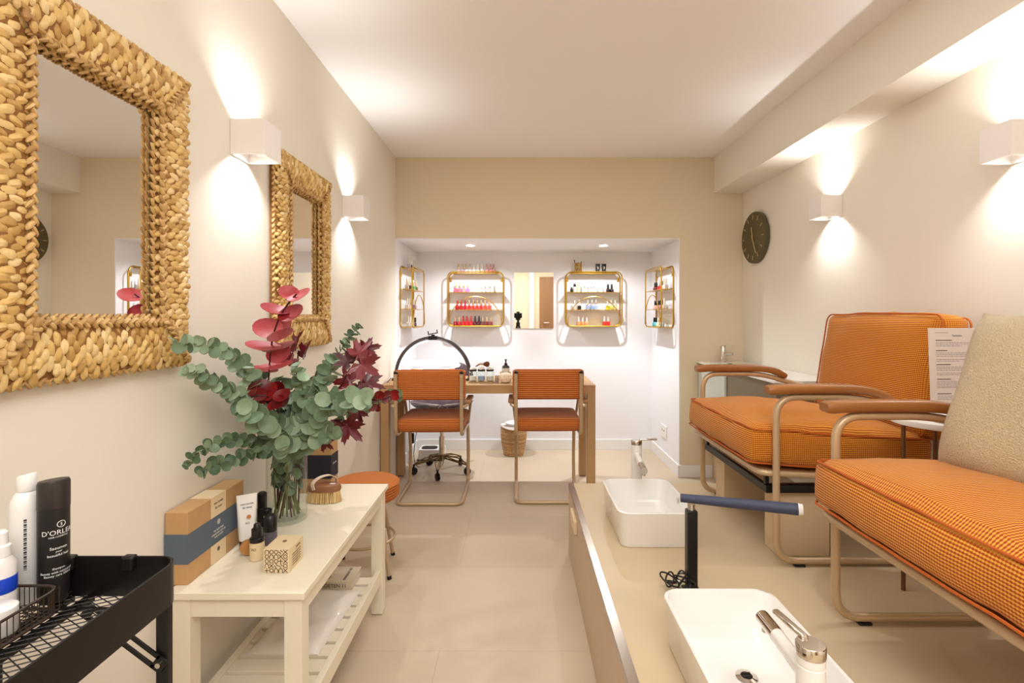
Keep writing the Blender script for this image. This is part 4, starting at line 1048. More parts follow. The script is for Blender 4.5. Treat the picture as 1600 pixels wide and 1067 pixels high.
# ------------------------------------------------------------------ on the bench
z = bh+.0005
t = thing('gift_box', 'long kraft box with a slate blue sleeve on the near end of the bench', 'box', (-.860, 1.42, z))
q0, q1, w0, w1, hh = -.889, -.832, 1.289, 1.552, .182
obj('carton', B(q0, q1, w0, w1, z, z+hh), m_kraft, t, bevel=.0015, smooth=False)
obj('slate_band', B(q0-.0006, q1+.0012, w0-.0012, w1+.0012, z+.052, z+.127), m_slate, t, smooth=False)
obj('cream_band', MB().box(q1+.0001, q1+.0007, 1.386, 1.457, z, z+hh+.0008), m_cream, t, smooth=False)
obj('lid_band', MB().box(q0, q1, 1.386, 1.457, z+hh+.0001, z+hh+.0008), m_cream, t, smooth=False)
FX = lambda y, zz, off=.0014: frame(Vector((q1+off, y, zz)), (0, 1, 0), (0, 0, 1))
mb = text_mb('VAN OLIVIER', .0075, FX(1.421, z+.160, .0009)); mb2 = text_mb('de nous', .010, FX(1.421, z+.147, .0009)); mb.add(mb2.v, mb2.f)
obj('cream_print', mb, m_ink, t, smooth=False)
mb = MB()
for (s_, zz, sz) in (('the bath ritual', .086, .008), ('natural skin care set', .077, .008), ('body and bath', .069, .007)):
    m2 = text_mb(s_, sz, FX(1.421, z+zz)); mb.add(m2.v, m2.f)
for k in range(6):
    a = k*pi/3; mb.tube([(q1+.0016, 1.421+.004*cos(a)+.0035*cos(b_*pi/4), z+.108+.004*sin(a)+.0035*sin(b_*pi/4)) for b_ in range(8)], .0004, 4, closed=True)
obj('sleeve_print', mb, m_inkl, t, smooth=False)
mb = MB()
for k in range(6):
    a = k*pi/3; mb.tube([(q1+.001, 1.421+.003*cos(a)+.003*cos(b_*pi/4), z+.033+.003*sin(a)+.003*sin(b_*pi/4)) for b_ in range(8)], .0004, 4, closed=True)
obj('emblem', mb, m_ink, t, smooth=False)

t = thing('gift_box', 'kraft cardboard box with a dark navy sleeve standing behind the glass vase', 'box', (-.755, 1.985, z))
obj('carton', B(-.835, -.715, 1.955, 2.03, z, z+.195), m_kraft, t, bevel=.0015, smooth=False)
obj('navy_band', B(-.836, -.714, 1.954, 2.031, z+.055, z+.145), m_navy, t, smooth=False)
obj('print', text_mb('de nous', .012, frame(Vector((-.7135, 1.992, z+.105)), (0, 1, 0), (0, 0, 1))), m_inkl, t, smooth=False)

# cream tube
tc_ = Vector((-.795, 1.50, z)); t = thing('cream_tube', 'white hand cream tube standing on its black cap beside the kraft box', 'tube', tc_)
rot = radians(35)
def rl(w_, d_, r_, zz): return [Vector((tc_.x, tc_.y, 0))+Matrix.Rotation(rot, 3, 'Z') @ p for p in rrect(0, 0, w_, d_, r_, zz)]
obj('tube_body', MB().loft([rl(.040, .032, .015, z+.024), rl(.046, .028, .013, z+.06), rl(.052, .014, .006, z+.12), rl(.055, .003, .0014, z+.155)]), m_whitep, t, label='white tube body')
obj('cap', MB().loft([rl(.036, .030, .014, z), rl(.038, .031, .015, z+.002), rl(.039, .031, .015, z+.0238)]), m_blackp, t)
Mt = frame(tc_+Matrix.Rotation(rot, 3, 'Z') @ Vector((0, -.0095, .115)), Matrix.Rotation(rot, 3, 'Z') @ Vector((1, 0, 0)), Matrix.Rotation(rot, 3, 'Z') @ Vector((0, .20, 1)))
m2 = text_mb('VAN OLIVIER', .006, Mt @ Matrix.Translation((0, .012, .0006))); m3 = text_mb('de nous', .008, Mt @ Matrix.Translation((0, .002, .0006))); m2.add(m3.v, m3.f)
m3 = text_mb('AO', .008, Mt @ Matrix.Translation((0, -.042, .0004))); m2.add(m3.v, m3.f)
obj('tube_print', m2, m_ink, t, smooth=False)
obj('seal', MB().lathe([(.0055, 0), (.0055, .0012)], Mt @ Vector((.004, -.022, 0)), 18, Mt.to_3x3()), m_amber, t)

def bottle(name, label, cx, cy, r, hb_, body_m, parts):
    t = thing(name, label, 'bottle', (cx, cy, z))
    obj('body', MB().lathe([(r*.9, 0), (r, .002), (r, hb_-.003), (r*.8, hb_)], (cx, cy, z), 24), body_m, t)
    for nm, prof, mm in parts: obj(nm, MB().lathe(prof, (cx, cy, z), 24), mm, t)
    return t
b1 = bottle('pump_bottle', 'small cream bottle with a glossy black pump next to the patterned box', -.728, 1.428, .019, .058, m_cream, [('collar', [(.0193, .050), (.0193, .060), (.017, .062)], m_blackp), ('cap', [(.0145, .062), (.0145, .085), (.010, .088), (.008, .098), (.006, .100)], m_blackp)])
m2 = text_mb('VO', .01, None, lambda v: Vector((-.728+.0193*sin(v.x/.019), 1.428-.0193*cos(v.x/.019), z+.03+v.y))); obj('print', m2, m_ink, b1, smooth=False)
bottle('flip_bottle', 'small black bottle with a slanted cap close to the vase', -.738, 1.525, .019, .040, mat('grey_band', srgb(92, 88, 96), .4), [('cap', [(.0185, .040), (.0185, .078), (.012, .086)], m_blackp)])
bottle('serum_bottle', 'tall slim black bottle behind the white tube on the bench', -.792, 1.585, .0145, .085, m_blackp, [('cap', [(.0125, .085), (.0135, .087), (.0135, .128), (.009, .133)], m_blackp)])
bottle('serum_bottle', 'short black dropper bottle between the tall black bottle and the vase', -.765, 1.565, .012, .07, m_cream, [('cap', [(.0125, .07), (.0125, .086), (.006, .09)], m_blackp)])
t = thing('jar_sample', 'round amber disc leaning against the white tube', 'jar', (-.758, 1.455, z))
obj('disc', MB().lathe([(.020, -.006), (.021, -.004), (.021, .004), (.020, .006)], (-.766, 1.452, z+.0222), 28, Matrix.Rotation(radians(35), 3, 'Z') @ Matrix.Rotation(radians(80), 3, 'X')), mat('amber_wood', srgb(182, 128, 70), .35, var=.15, vscale=60), t)

# patterned box
q0, q1, w0, w1, hh = -.672, -.604, 1.350, 1.44, .062
t = thing('soap_box', 'small cream box with a black geometric line pattern at the middle of the bench top', 'box', ((q0+q1)/2, 1.39, z))
obj('carton', B(q0, q1, w0, w1, z, z+hh), m_cream, t, bevel=.001, smooth=False)
mb = MB(); cell = .0122; nx = 5; nz = 5; ox = q0+(q1-q0-nx*cell)/2; oz = z+.0005
yy = w0-.0003
def rib(pts, closed=False): mb.tube([(p[0], yy, p[1]) for p in pts], .00085, 4, closed=closed)
rs = random.Random(5)
for i in range(nx):
    for j in range(nz):
        cx_, cz_ = ox+(i+.5)*cell, oz+(j+.5)*cell; h_ = cell/2; k = rs.choice('ooxa+adc')
        A_ = lambda a0, a1, r_, c0, c1: [(c0+r_*cos(a0+(a1-a0)*q/8), c1+r_*sin(a0+(a1-a0)*q/8)) for q in range(9)]
        if k in 'oc': rib(A_(0, 2*pi, h_*.82, cx_, cz_)[:-1], True)
        elif k == 'x': rib([(cx_-h_, cz_-h_), (cx_+h_, cz_+h_)]); rib([(cx_-h_, cz_+h_), (cx_+h_, cz_-h_)])
        elif k == '+': rib([(cx_-h_, cz_), (cx_+h_, cz_)]); rib([(cx_, cz_-h_), (cx_, cz_+h_)])
        elif k == 'a': rib(A_(0, pi, h_*.8, cx_, cz_)+[(cx_-h_*.8, cz_-h_)]); rib([(cx_+h_*.8, cz_), (cx_+h_*.8, cz_-h_)])
        else: rib(A_(0, pi/2, h_, cx_-h_, cz_-h_)); rib(A_(pi, 1.5*pi, h_, cx_+h_, cz_+h_))
obj('line_pattern', mb, m_ink, t)
m2 = text_mb('SAVON', .008, frame(Vector((q1+.0006, 1.405, z+.048)), (0, 1, 0), (0, 0, 1)))
for j in range(5):
    m3 = text_mb('parfum aqua glycerin olea', .005, frame(Vector((q1+.0006, 1.395, z+.038-j*.007)), (0, 1, 0), (0, 0, 1))); m2.add(m3.v, m3.f)
obj('side_print', m2, mat('fine_print', srgb(120, 90, 60), .8), t, smooth=False)
mb = MB()
for k in range(6):
    a = k*pi/3; mb.tube([((q0+q1)/2+.003*cos(a)+.003*cos(b_*pi/4), 1.40+.004*sin(a)+.003*sin(b_*pi/4), z+hh+.0004) for b_ in range(8)], .0004, 4, closed=True)
obj('lid_emblem', mb, mat('emblem_brown', srgb(120, 96, 70), .8), t)

# body brush
t = thing('body_brush', 'oval wooden body brush with pale bristles and a strap on the bench by the vase', 'brush', (-.709, 1.87, z))
bc = Vector((-.709, 1.872, z))
obj('wood_back', MB().loft([[bc+Vector((.062*k_*cos(a), .034*k_*sin(a), zz)) for a in [2*pi*q/32 for q in range(32)]] for (k_, zz) in ((.96, .040), (1, .046), (1, .054), (.93, .062), (.6, .066))]), mat('brush_wood', srgb(150, 100, 66), .45, var=.1, vscale=30), t)
mb = MB(); rs = random.Random(3)
for k in range(420):
    a = rs.uniform(0, 2*pi); q = sqrt(rs.random()) if k > 190 else 1
    p0 = bc+Vector((.056*q*cos(a), .030*q*sin(a), .041)); p1 = bc+Vector((.062*q*cos(a)+rs.uniform(-.002, .002), .034*q*sin(a)+rs.uniform(-.002, .002), rs.uniform(.0005, .003)))
    mb.tube([p0, p1], .0012, 4)
obj('bristles', mb, m_bristle, t)
sp_ = [bc+Vector((-.024, -.037+.0, .052)), bc+Vector((-.030, -.030, .074)), bc+Vector((-.012, -.012, .090)), bc+Vector((.016, .012, .092)), bc+Vector((.032, .028, .076)), bc+Vector((.034, .034, .056))]
pts = catmull(sp_, 6); lo = []
for i, p in enumerate(pts):
    tt = (pts[min(i+1, len(pts)-1)]-pts[max(i-1, 0)]).normalized(); sd = Vector((.8, -.6, 0)); sd = (sd-tt*sd.dot(tt)).normalized(); nn = tt.cross(sd)
    lo.append([p+sd*.009+nn*.0012, p-sd*.009+nn*.0012, p-sd*.009-nn*.0012, p+sd*.009-nn*.0012])
obj('strap', MB().loft(lo), mat('canvas_strap', srgb(232, 208, 186), .8), t)
obj('label_tag', B(bc.x+.024, bc.x+.042, bc.y-.012, bc.y+.0, z+.0655, z+.0668), m_whitep, t)

# ------------------------------------------------------------------ vase and bouquet
vx, vy = -.770, 1.705; vr = .064; vh = .235
t = thing('glass_vase', 'clear cylindrical glass vase of flower stems on the bench', 'vase', (vx, vy, z))
obj('glass_wall', MB().lathe([(vr-.006, .0), (vr-.001, .002), (vr, .006), (vr, vh-.002), (vr-.0015, vh), (vr-.003, vh-.002), (vr-.003, .014), (.001, .012)], (vx, vy, z), 48), m_glass, t)

def Z4(x, y, d): return P(250+x/3.2325, 430+y/3.2325, d)
def leaf_disc(mb, c, nrm, up, r, cup=.18, el=1.0, n=11):
    nrm = nrm.normalized(); up = (up-nrm*up.dot(nrm)); up = up.normalized() if up.length > 1e-4 else nrm.orthogonal().normalized(); sd = up.cross(nrm)
    V = []; F = []
    for s in (0, 1):
        o = nrm*(-.0005 if s else .0005)
        V.append(c+o-nrm*cup*r*.25)
        for q in (.55, 1):
            for k in range(n):
                a = 2*pi*k/n; rr = r*q*(1+(.06*cos(a*2)))
                V.append(c+o+up*rr*cos(a)*el+sd*rr*sin(a)+nrm*(cup*r*(q*q-.25)*(.6+.5*abs(cos(a)))))
    m = 1+2*n
    for s in (0, 1):
        b_ = s*m
        for k in range(n):
            k2 = (k+1) % n; f1 = (b_, b_+1+k, b_+1+k2); f2 = (b_+1+k, b_+1+n+k, b_+1+n+k2, b_+1+k2)
            F += [f1, f2] if s == 0 else [f1[::-1], f2[::-1]]
    for k in range(n):
        k2 = (k+1) % n; F.append((1+n+k, 1+n+k2, m+1+n+k2, m+1+n+k)[::-1])
    mb.add(V, F)
def clampx(p, mr=.012):
    p = p.copy(); lim = XL+mr
    if .78 < p.y < 1.39 and 1.03 < p.z < 1.8: lim = XL+.062
    if p.x < lim: p.x = lim
    return p
STEMB = []
def foot_of(k):
    a = k*2.4; return Vector((vx+.04*cos(a), vy+.04*sin(a), z+.018+.004*(k % 3)))
def mouth_of(k):
    a = k*2.4+pi; q = .030 if k % 2 else .02; return Vector((vx+q*cos(a), vy+q*sin(a), z+vh+.005))
cnt = [0]
def branch(pts, label, r0, r1, spacing, material, stemm, name='eucalyptus_branch', start=.25, facing=.5, el=1.0, seed=1, wide=.9, group='branches in the glass vase', stem_r=.0028, bottom=True):
    """pts: room points from the vase mouth outwards; leaves in opposite pairs, shrinking to the tip"""
    rs = random.Random(seed); k = cnt[0]; cnt[0] += 1
    pth = catmull([foot_of(k), mouth_of(k)]+list(pts), 10)
    pth = pth[:10]+[clampx(p) for p in pth[10:]]
    L = [0]
    for i in range(1, len(pth)): L.append(L[-1]+(pth[i]-pth[i-1]).length)
    tot = L[-1]; l0 = L[10]
    t = thing(name, label, 'foliage branch', foot_of(k), group)
    obj('stem', MB().tube(pth, [stem_r*(1-.65*i/len(pth)) for i in range(len(pth))], 6), stemm, t)
    mb = MB(); s = l0+(tot-l0)*start; flip = 0
    while s < tot:
        i = max(j for j in range(len(L)) if L[j] <= s); i = min(i, len(pth)-2)
        u = (s-L[i])/max(1e-6, L[i+1]-L[i]); p = pth[i].lerp(pth[i+1], u); T = (pth[i+1]-pth[i]).normalized()
        q = (s-l0)/(tot-l0); r = r0+(r1-r0)*q; r *= rs.uniform(.85, 1.12)
        ax = T.orthogonal().normalized(); ax = Matrix.Rotation(flip*pi/2+rs.uniform(-.4, .4), 3, T) @ ax; flip += 1
        for sg in (1, -1):
            d = ax*sg
            camdir = Vector((-p.x, -p.y, EYE-p.z)).normalized()
            nr = (T*(1-facing)+camdir*facing*(1 if rs.random() > .12 else .3)+Vector((rs.uniform(-.6, .6), rs.uniform(-.6, .6), rs.uniform(-.4, .5)))-d*.35).normalized()
            c = p+d*r*wide; c = clampx(c, r*.5+.008)
            leaf_disc(mb, c, nr, d, r, rs.uniform(.1, .35), el)
        s += spacing*(.55+.45*r/max(r0, r1))
    # tip bud
    leaf_disc(mb, pth[-1], (pth[-1]-pth[-2]), Vector((0, 0, 1)), min(r0, r1)*.8, .3, el)
    obj('leaves', mb, material, t)
    return t
G = m_euc
branch([Z4(520, 640, 1.55), Z4(400, 440, 1.42), Z4(300, 375, 1.33), Z4(190, 350, 1.27), Z4(80, 345, 1.22)], 'eucalyptus branch arching to the upper left, its tip over the near mirror frame', .024, .013, .021, G, m_stem, seed=1, start=.42)
branch([Z4(480, 690, 1.52), Z4(370, 590, 1.42), Z4(260, 535, 1.34), Z4(190, 490, 1.28), Z4(130, 480, 1.24)], 'eucalyptus branch reaching left just below the uppermost left branch', .023, .013, .021, G, m_stem, seed=2, start=.40)
branch([Z4(500, 850, 1.52), Z4(400, 830, 1.42), Z4(290, 850, 1.34), Z4(200, 890, 1.28), Z4(130, 965, 1.24)], 'small-leaved dark eucalyptus branch drooping low to the left, upper of two', .014, .011, .017, m_eucg, m_stem, seed=3, start=.30)
branch([Z4(520, 890, 1.50), Z4(420, 920, 1.42), Z4(330, 945, 1.36), Z4(260, 965, 1.31), Z4(205, 1000, 1.28)], 'small-leaved eucalyptus branch drooping low to the left, lowest of all', .015, .013, .018, m_eucg, m_stem, seed=4, start=.30)
branch([Z4(740, 620, 1.72), Z4(830, 500, 1.74), Z4(900, 400, 1.76), Z4(960, 310, 1.78), Z4(1010, 255, 1.80)], 'eucalyptus branch rising to the upper right with small green tip leaves', .024, .012, .020, m_eucg, m_stem, seed=5, start=.45, el=1.15)
branch([Z4(700, 700, 1.60), Z4(720, 580, 1.58), Z4(700, 500, 1.58), Z4(685, 455, 1.57)], 'short upright eucalyptus sprig in the middle of the bouquet', .026, .018, .020, G, m_stem, seed=6, start=.25, facing=.6)
branch([Z4(760, 720, 1.58), Z4(850, 650, 1.54), Z4(940, 640, 1.50), Z4(1040, 620, 1.47)], 'large-leaved eucalyptus branch stretching to the right at the front', .031, .026, .022, G, m_stem, seed=7, start=.15, facing=.65)
branch([Z4(620, 830, 1.58), Z4(560, 760, 1.50), Z4(480, 710, 1.44), Z4(410, 670, 1.42)], 'large-leaved eucalyptus branch at the front left of the bouquet', .031, .023, .021, G, m_stem, seed=8, start=.15, facing=.65)
branch([Z4(720, 840, 1.62), Z4(800, 800, 1.58), Z4(890, 790, 1.55)], 'short eucalyptus sprig low on the right of the vase mouth', .026, .022, .024, G, m_stem, seed=9, start=.25, facing=.6)
branch([Z4(860, 740, 1.72), Z4(1000, 680, 1.74), Z4(1120, 620, 1.76), Z4(1220, 605, 1.78)], 'thin eucalyptus branch reaching farthest right, in front of the left desk chair', .013, .016, .030, m_eucg, m_stem, seed=10, start=.45, facing=.6)
branch([Z4(700, 640, 1.66), Z4(790, 580, 1.66), Z4(850, 500, 1.66), Z4(880, 410, 1.68)], 'eucalyptus branch with elongated pale leaves right of the bouquet centre', .026, .018, .020, G, m_stem, seed=11, start=.30, facing=.5, el=1.3)
branch([Z4(600, 800, 1.70), Z4(560, 640, 1.68), Z4(520, 540, 1.66), Z4(460, 500, 1.62)], 'eucalyptus sprig behind the dark red leaf cluster', .027, .020, .022, m_eucg, m_stem, seed=12, start=.35, facing=.5)
branch([Z4(650, 860, 1.60), Z4(640, 800, 1.56), Z4(600, 830, 1.52), Z4(620, 880, 1.50)], 'eucalyptus sprig bending down over the front of the vase rim', .030, .026, .024, G, m_stem, seed=13, start=.2, facing=.75)
branch([Z4(690, 780, 1.66), Z4(690, 690, 1.62), Z4(670, 640, 1.60)], 'short dense eucalyptus sprig at the heart of the bouquet', .028, .022, .020, m_eucg, m_stem, seed=14, start=.1, facing=.5)
branch([Z4(640, 740, 1.70), Z4(620, 600, 1.72), Z4(600, 520, 1.72)], 'eucalyptus sprig at the back behind the tall red stem', .028, .022, .024, m_eucg, m_stem, seed=15, start=.3, facing=.4)

# tall red stem with big discs
def leafy(name, label, path, discs, material, stemm, seed, group=None, cat='foliage branch'):
    k = cnt[0]; cnt[0] += 1; rs = random.Random(seed)
    pth = catmull([foot_of(k), mouth_of(k)]+path, 8); pth = pth[:8]+[clampx(p) for p in pth[8:]]
    t = thing(name, label, cat, foot_of(k), group or 'branches in the glass vase')
    obj('stem', MB().tube(pth, .0025, 6), stemm, t)
    mb = MB()
    for (c, r, nr, el) in discs: leaf_disc(mb, clampx(c, r*.5+.01), Vector(nr), Vector((1, .1, rs.uniform(-.2, .2))), r, rs.uniform(.15, .4), el, 16)
    obj('leaves', mb, material, t); return t
leafy('red_leaf_branch', 'tall stem of broad rose-red round leaves standing above the bouquet', [Z4(555, 640, 1.59), Z4(552, 480, 1.55), Z4(565, 340, 1.53), Z4(600, 220, 1.51), Z4(650, 140, 1.50), Z4(690, 95, 1.49)],
      [(Z4(650, 90, 1.50), .025, (.3, -.8, .5), 1.1), (Z4(705, 105, 1.49), .030, (-.3, -.6, .75), 1.15), (Z4(585, 180, 1.51), .034, (.3, -.35, .9), 1.25), (Z4(665, 195, 1.50), .034, (-.2, -.75, .6), 1.1),
       (Z4(545, 270, 1.52), .038, (.3, -.75, .6), 1.05), (Z4(625, 260, 1.55), .038, (-.4, -.8, .3), 1.0), (Z4(610, 305, 1.49), .034, (-.2, -.5, .8), 1.1), (Z4(525, 362, 1.51), .038, (.2, -.28, .95), 1.3), (Z4(600, 365, 1.53), .036, (-.2, -.35, .95), 1.3), (Z4(605, 395, 1.57), .034, (-.1, -.9, .3), 1.1),
       (Z4(585, 465, 1.53), .036, (-.1, -.28, .95), 1.35), (Z4(530, 480, 1.55), .028, (.2, -.2, .95), 1.3)], m_red, m_stemr, 21)
cl = [(470, 575, .022), (445, 630, .021), (500, 600, .022), (500, 640, .018), (545, 600, .022), (560, 625, .024), (600, 570, .024), (620, 610, .026), (600, 640, .024), (520, 560, .024), (575, 655, .02), (635, 640, .02), (560, 570, .02), (470, 650, .016)]
rs = random.Random(31)
leafy('dark_red_branch', 'cluster of glossy dark red round leaves at the centre left of the bouquet', [Z4(600, 760, 1.58), Z4(590, 660, 1.52), Z4(540, 610, 1.49), Z4(460, 610, 1.47)],
      [(Z4(a, b, 1.50+rs.uniform(-.03, .02)), r*.95, (rs.uniform(-.6, .6), -.8, rs.uniform(-.2, .8)), 1.0) for a, b, r in cl], m_dred, m_stemr, 22)
cl = [(1090, 640, .016), (1110, 605, .016), (1145, 625, .014), (1150, 600, .013), (1190, 612, .015), (1185, 590, .012), (1070, 665, .016), (1100, 670, .014)]
leafy('dark_red_branch', 'small sprig of dark red round leaves at the far right of the bouquet', [Z4(780, 740, 1.66), Z4(950, 690, 1.70), Z4(1080, 640, 1.73), Z4(1195, 600, 1.76)],
      [(Z4(a, b, 1.745+rs.uniform(-.02, .02)), r, (rs.uniform(-.6, .6), -.8, rs.uniform(-.4, .4)), 1.15) for a, b, r in cl], m_dred, m_stemr, 23)

def maple(mb, c, nrm, up, R, fold=.25, seed=0):
    """five pointed lobes with toothed edges"""
    rs = random.Random(seed); nrm = nrm.normalized(); up = (up-nrm*up.dot(nrm)).normalized(); sd = up.cross(nrm); half = []
    pro = [(0, 1.0), (7, .80), (11, .84), (16, .60), (24, .46), (34, .64), (40, .60), (47, .90), (52, .74), (60, .76), (66, .52), (78, .40), (92, .56), (104, .72), (112, .54), (126, .44), (140, .34), (158, .30), (180, .10)]
    pr = [(a, r) for a, r in pro]+[(360-a, r) for a, r in pro[1:-1]][::-1]
    V = []; F = []; n = len(pr)
    for s in (0, 1):
        o = nrm*(.0004 if s == 0 else -.0004); V.append(c+o)
        for q in (.5, 1):
            for a, r in pr:
                a_ = radians(a); rr = R*r*(q if q == 1 else .5); x_ = sin(a_)*rr; y_ = cos(a_)*rr
                zf = abs(x_)*fold-(y_/R)**2*R*.18+.05*R*sin(a_*5+seed)*q
                V.append(c+o+sd*x_+up*y_+nrm*zf)
    m = 1+2*n
    for s in (0, 1):
        b_ = s*m
        for k in range(n):
            k2 = (k+1) % n; f1 = (b_, b_+1+k, b_+1+k2); f2 = (b_+1+k, b_+1+n+k, b_+1+n+k2, b_+1+k2)
            F += [f1, f2] if s == 0 else [f1[::-1], f2[::-1]]
    for k in range(n):
        k2 = (k+1) % n; F.append((1+n+k, 1+n+k2, m+1+n+k2, m+1+n+k)[::-1])
    mb.add(V, F)
def maple_branch(label, path, leaves):
    k = cnt[0]; cnt[0] += 1
    pth = catmull([foot_of(k), mouth_of(k)]+path, 8); t = thing('maple_branch', label, 'foliage branch', foot_of(k), 'maple sprigs in the glass vase')
    obj('stem', MB().tube([clampx(p) if i > 8 else p for i, p in enumerate(pth)], .0026, 6), m_stemr, t)
    mb = MB()
    for i, (c, nr, up, R_, fo) in enumerate(leaves): maple(mb, c, Vector(nr), Vector(up), R_, fo, i)
    obj('leaves', mb, m_maple, t)
maple_branch('sprig of big dark red maple leaves at the upper right of the bouquet', [Z4(800, 720, 1.66), Z4(900, 580, 1.64), Z4(960, 470, 1.62)],
   [(Z4(1000, 400, 1.62), (-.1, -.9, .35), (.55, 0, .8), .062, .2), (Z4(1015, 450, 1.60), (-.1, -.8, .5), (.9, -.2, -.5), .075, .25), (Z4(950, 440, 1.63), (.3, -.8, .3), (-.7, 0, .5), .055, .3), (Z4(1040, 375, 1.64), (.1, -.9, .3), (.95, 0, .35), .052, .2)])
maple_branch('sprig of dark red maple leaves at mid right, behind the large eucalyptus leaves', [Z4(800, 740, 1.70), Z4(900, 640, 1.70), Z4(960, 560, 1.68)],
   [(Z4(960, 540, 1.66), (0, -.75, .6), (-.9, 0, .1), .065, .2), (Z4(1040, 545, 1.66), (.1, -.6, .8), (1, -.2, .0), .068, .2), (Z4(1000, 560, 1.70), (0, -.9, .2), (.3, 0, -.9), .05, .3), (Z4(1000, 690, 1.66), (.1, -.9, .3), (.3, 0, -.9), .045, .25)])
maple_branch('sprig of dark red maple leaves hanging low on the right side of the vase', [Z4(760, 800, 1.66), Z4(860, 740, 1.66), Z4(920, 730, 1.65)],
   [(Z4(950, 760, 1.62), (-.1, -.9, .35), (.7, -.1, -.7), .070, .25), (Z4(915, 750, 1.66), (.2, -.8, .4), (-.1, 0, -.9), .05, .3), (Z4(760, 820, 1.64), (.2, -.9, .2), (.2, 0, -.9), .045, .3), (Z4(830, 840, 1.66), (.0, -.9, .2), (.7, 0, -.6), .04, .3)])
maple_branch('sprig of narrow folded maple leaves just right of the tall red stem', [Z4(680, 640, 1.70), Z4(690, 480, 1.70), Z4(700, 380, 1.70)],
   [(Z4(690, 360, 1.70), (-.9, -.4, .2), (.35, 0, .95), .062, .5), (Z4(735, 400, 1.69), (-.7, -.6, .2), (.3, 0, .9), .055, .5), (Z4(640, 420, 1.70), (-.2, -.9, .3), (-.3, 0, .9), .042, .3), (Z4(760, 540, 1.68), (.2, -.9, .3), (.5, 0, -.6), .045, .3), (Z4(650, 440, 1.66), (.6, -.7, .2), (.5, 0, .8), .04, .3)])
# leaves and cut stems inside the vase
mb = MB(); rs = random.Random(9)
for k in range(80):
    a = rs.uniform(0, 2*pi); q = .044*sqrt(rs.random()); c = Vector((vx+q*cos(a), vy+q*sin(a), z+rs.uniform(.11, .235)))
    leaf_disc(mb, c, Vector((rs.uniform(-1, 1), rs.uniform(-1, .2), rs.uniform(-.5, .8))), Vector((0, 0, 1)), rs.uniform(.012, .020), .3, 1.2)
tag(obj('submerged_leaves', mb, m_eucg), 'loose green leaves pressed inside the glass vase', 'leaves', kind='stuff')
for k in range(9):
    a = k*.7+.3; b = foot_of(k+3); b.z = z+.016+.002*k; e = Vector((vx+.04*cos(a), vy+.04*sin(a), z+vh+.03))
    tag(obj('bare_stem', MB().tube([b, b.lerp(e, .5)+Vector((rs.uniform(-.006, .006), rs.uniform(-.006, .006), 0)), e], rs.uniform(.0022, .0036), 6), m_stem if k % 3 else m_stemr), 'bare cut stem standing in the glass vase', 'stem', 'bare stems in the vase')

# ------------------------------------------------------------------ round orange stool
ox, oy = -.712, 2.385
t = thing('round_stool', 'round orange fabric stool on splayed metal legs beyond the bench', 'stool', (ox, oy, 0))
pr = [(.146, .335), (.153, .342)]
for i in range(5): zc = .346+i*.012; pr += [(.1485, zc), (.1540, zc+.003), (.1565, zc+.006), (.1540, zc+.009)]
pr += [(.150, .406), (.140, .411), (.08, .414), (.01, .415)]
obj('seat', MB().lathe(pr, (ox, oy, 0), 56), mat('stool_cloth', srgb(192, 112, 52), .9, bump=.4, bscale=150), t, uv=True, angle=60)
for k in range(4):
    a = radians(-35)+pi/2*k; d_ = Vector((cos(a), sin(a), 0)); c0 = Vector((ox, oy, 0))
    l = obj('leg', MB().tube([c0+d_*.095+Vector((0, 0, .335)), c0+d_*.165+Vector((0, 0, .012))], .009, 10), m_tube, t)
    obj('foot_cap', MB().tube([c0+d_*.164+Vector((0, 0, .014)), c0+d_*.168+Vector((0, 0, .001))], .0105, 10), m_blackp, l)
obj('ring', MB().tube([(ox+.135*cos(2*pi*k/40), oy+.135*sin(2*pi*k/40), .150) for k in range(40)], .007, 8, closed=True), m_tube, t)

# ------------------------------------------------------------------ trolley
rx1, rx0, ry1, ry0, rim, msh = -.507, -.835, .775, .26, .816, .7625
t = thing('trolley', 'black metal trolley with a mesh tray in the bottom left corner', 'trolley', ((rx0+rx1)/2, (ry0+ry1)/2, 0))
cx_, cy_ = (rx0+rx1)/2, (ry0+ry1)/2; w_, d_ = rx1-rx0, ry1-ry0
obj('tray_wall', MB().loft([rrect(cx_, cy_, w_, d_, .03, msh-.006), rrect(cx_, cy_, w_, d_, .03, rim), rrect(cx_, cy_, w_-.004, d_-.004, .028, rim+.001), rrect(cx_, cy_, w_-.007, d_-.007, .027, rim), rrect(cx_, cy_, w_-.007, d_-.007, .027, msh-.006), rrect(cx_, cy_, w_, d_, .03, msh-.006)], False, False), m_black, t)
mb = MB(); st_ = .0118; k = -60
def clipline(x0, y0, dx, dy):
    t0, t1 = -9, 9
    for o_, dd, lo_, hi_ in ((x0, dx, rx0+.0105, rx1-.0105), (y0, dy, ry0+.0105, ry1-.0105)):
        a, b = (lo_-o_)/dd, (hi_-o_)/dd
        if a > b: a, b = b, a
        t0, t1 = max(t0, a), min(t1, b)
    return (t0, t1) if t1 > t0 else None
for k in range(-45, 46):
    for sg in (1, -1):
        dx, dy = 1.0*.87, sg*.5*1.0
        c = clipline(cx_, cy_+k*st_*1.15, dx, dy)
        if c: mb.tube([(cx_+dx*c[0], cy_+k*st_*1.15+dy*c[0], msh-.001), (cx_+dx*c[1], cy_+k*st_*1.15+dy*c[1], msh-.001)], .0009, 4)
mb.box(rx0+.004, rx1-.004, .73, .733, msh-.004, msh)
obj('mesh_bottom', mb, m_black, t)
mb = MB().box(rx0+.004, rx1-.004, .515, .530, msh-.012, msh-.0035).box(cx_-.008, cx_+.004, ry0+.004, ry1-.004, msh-.012, msh-.0035).box(cx_+.022, cx_+.034, ry0+.004, ry1-.004, msh-.012, msh-.0035)
obj('under_brace', mb, m_black, t, smooth=False)
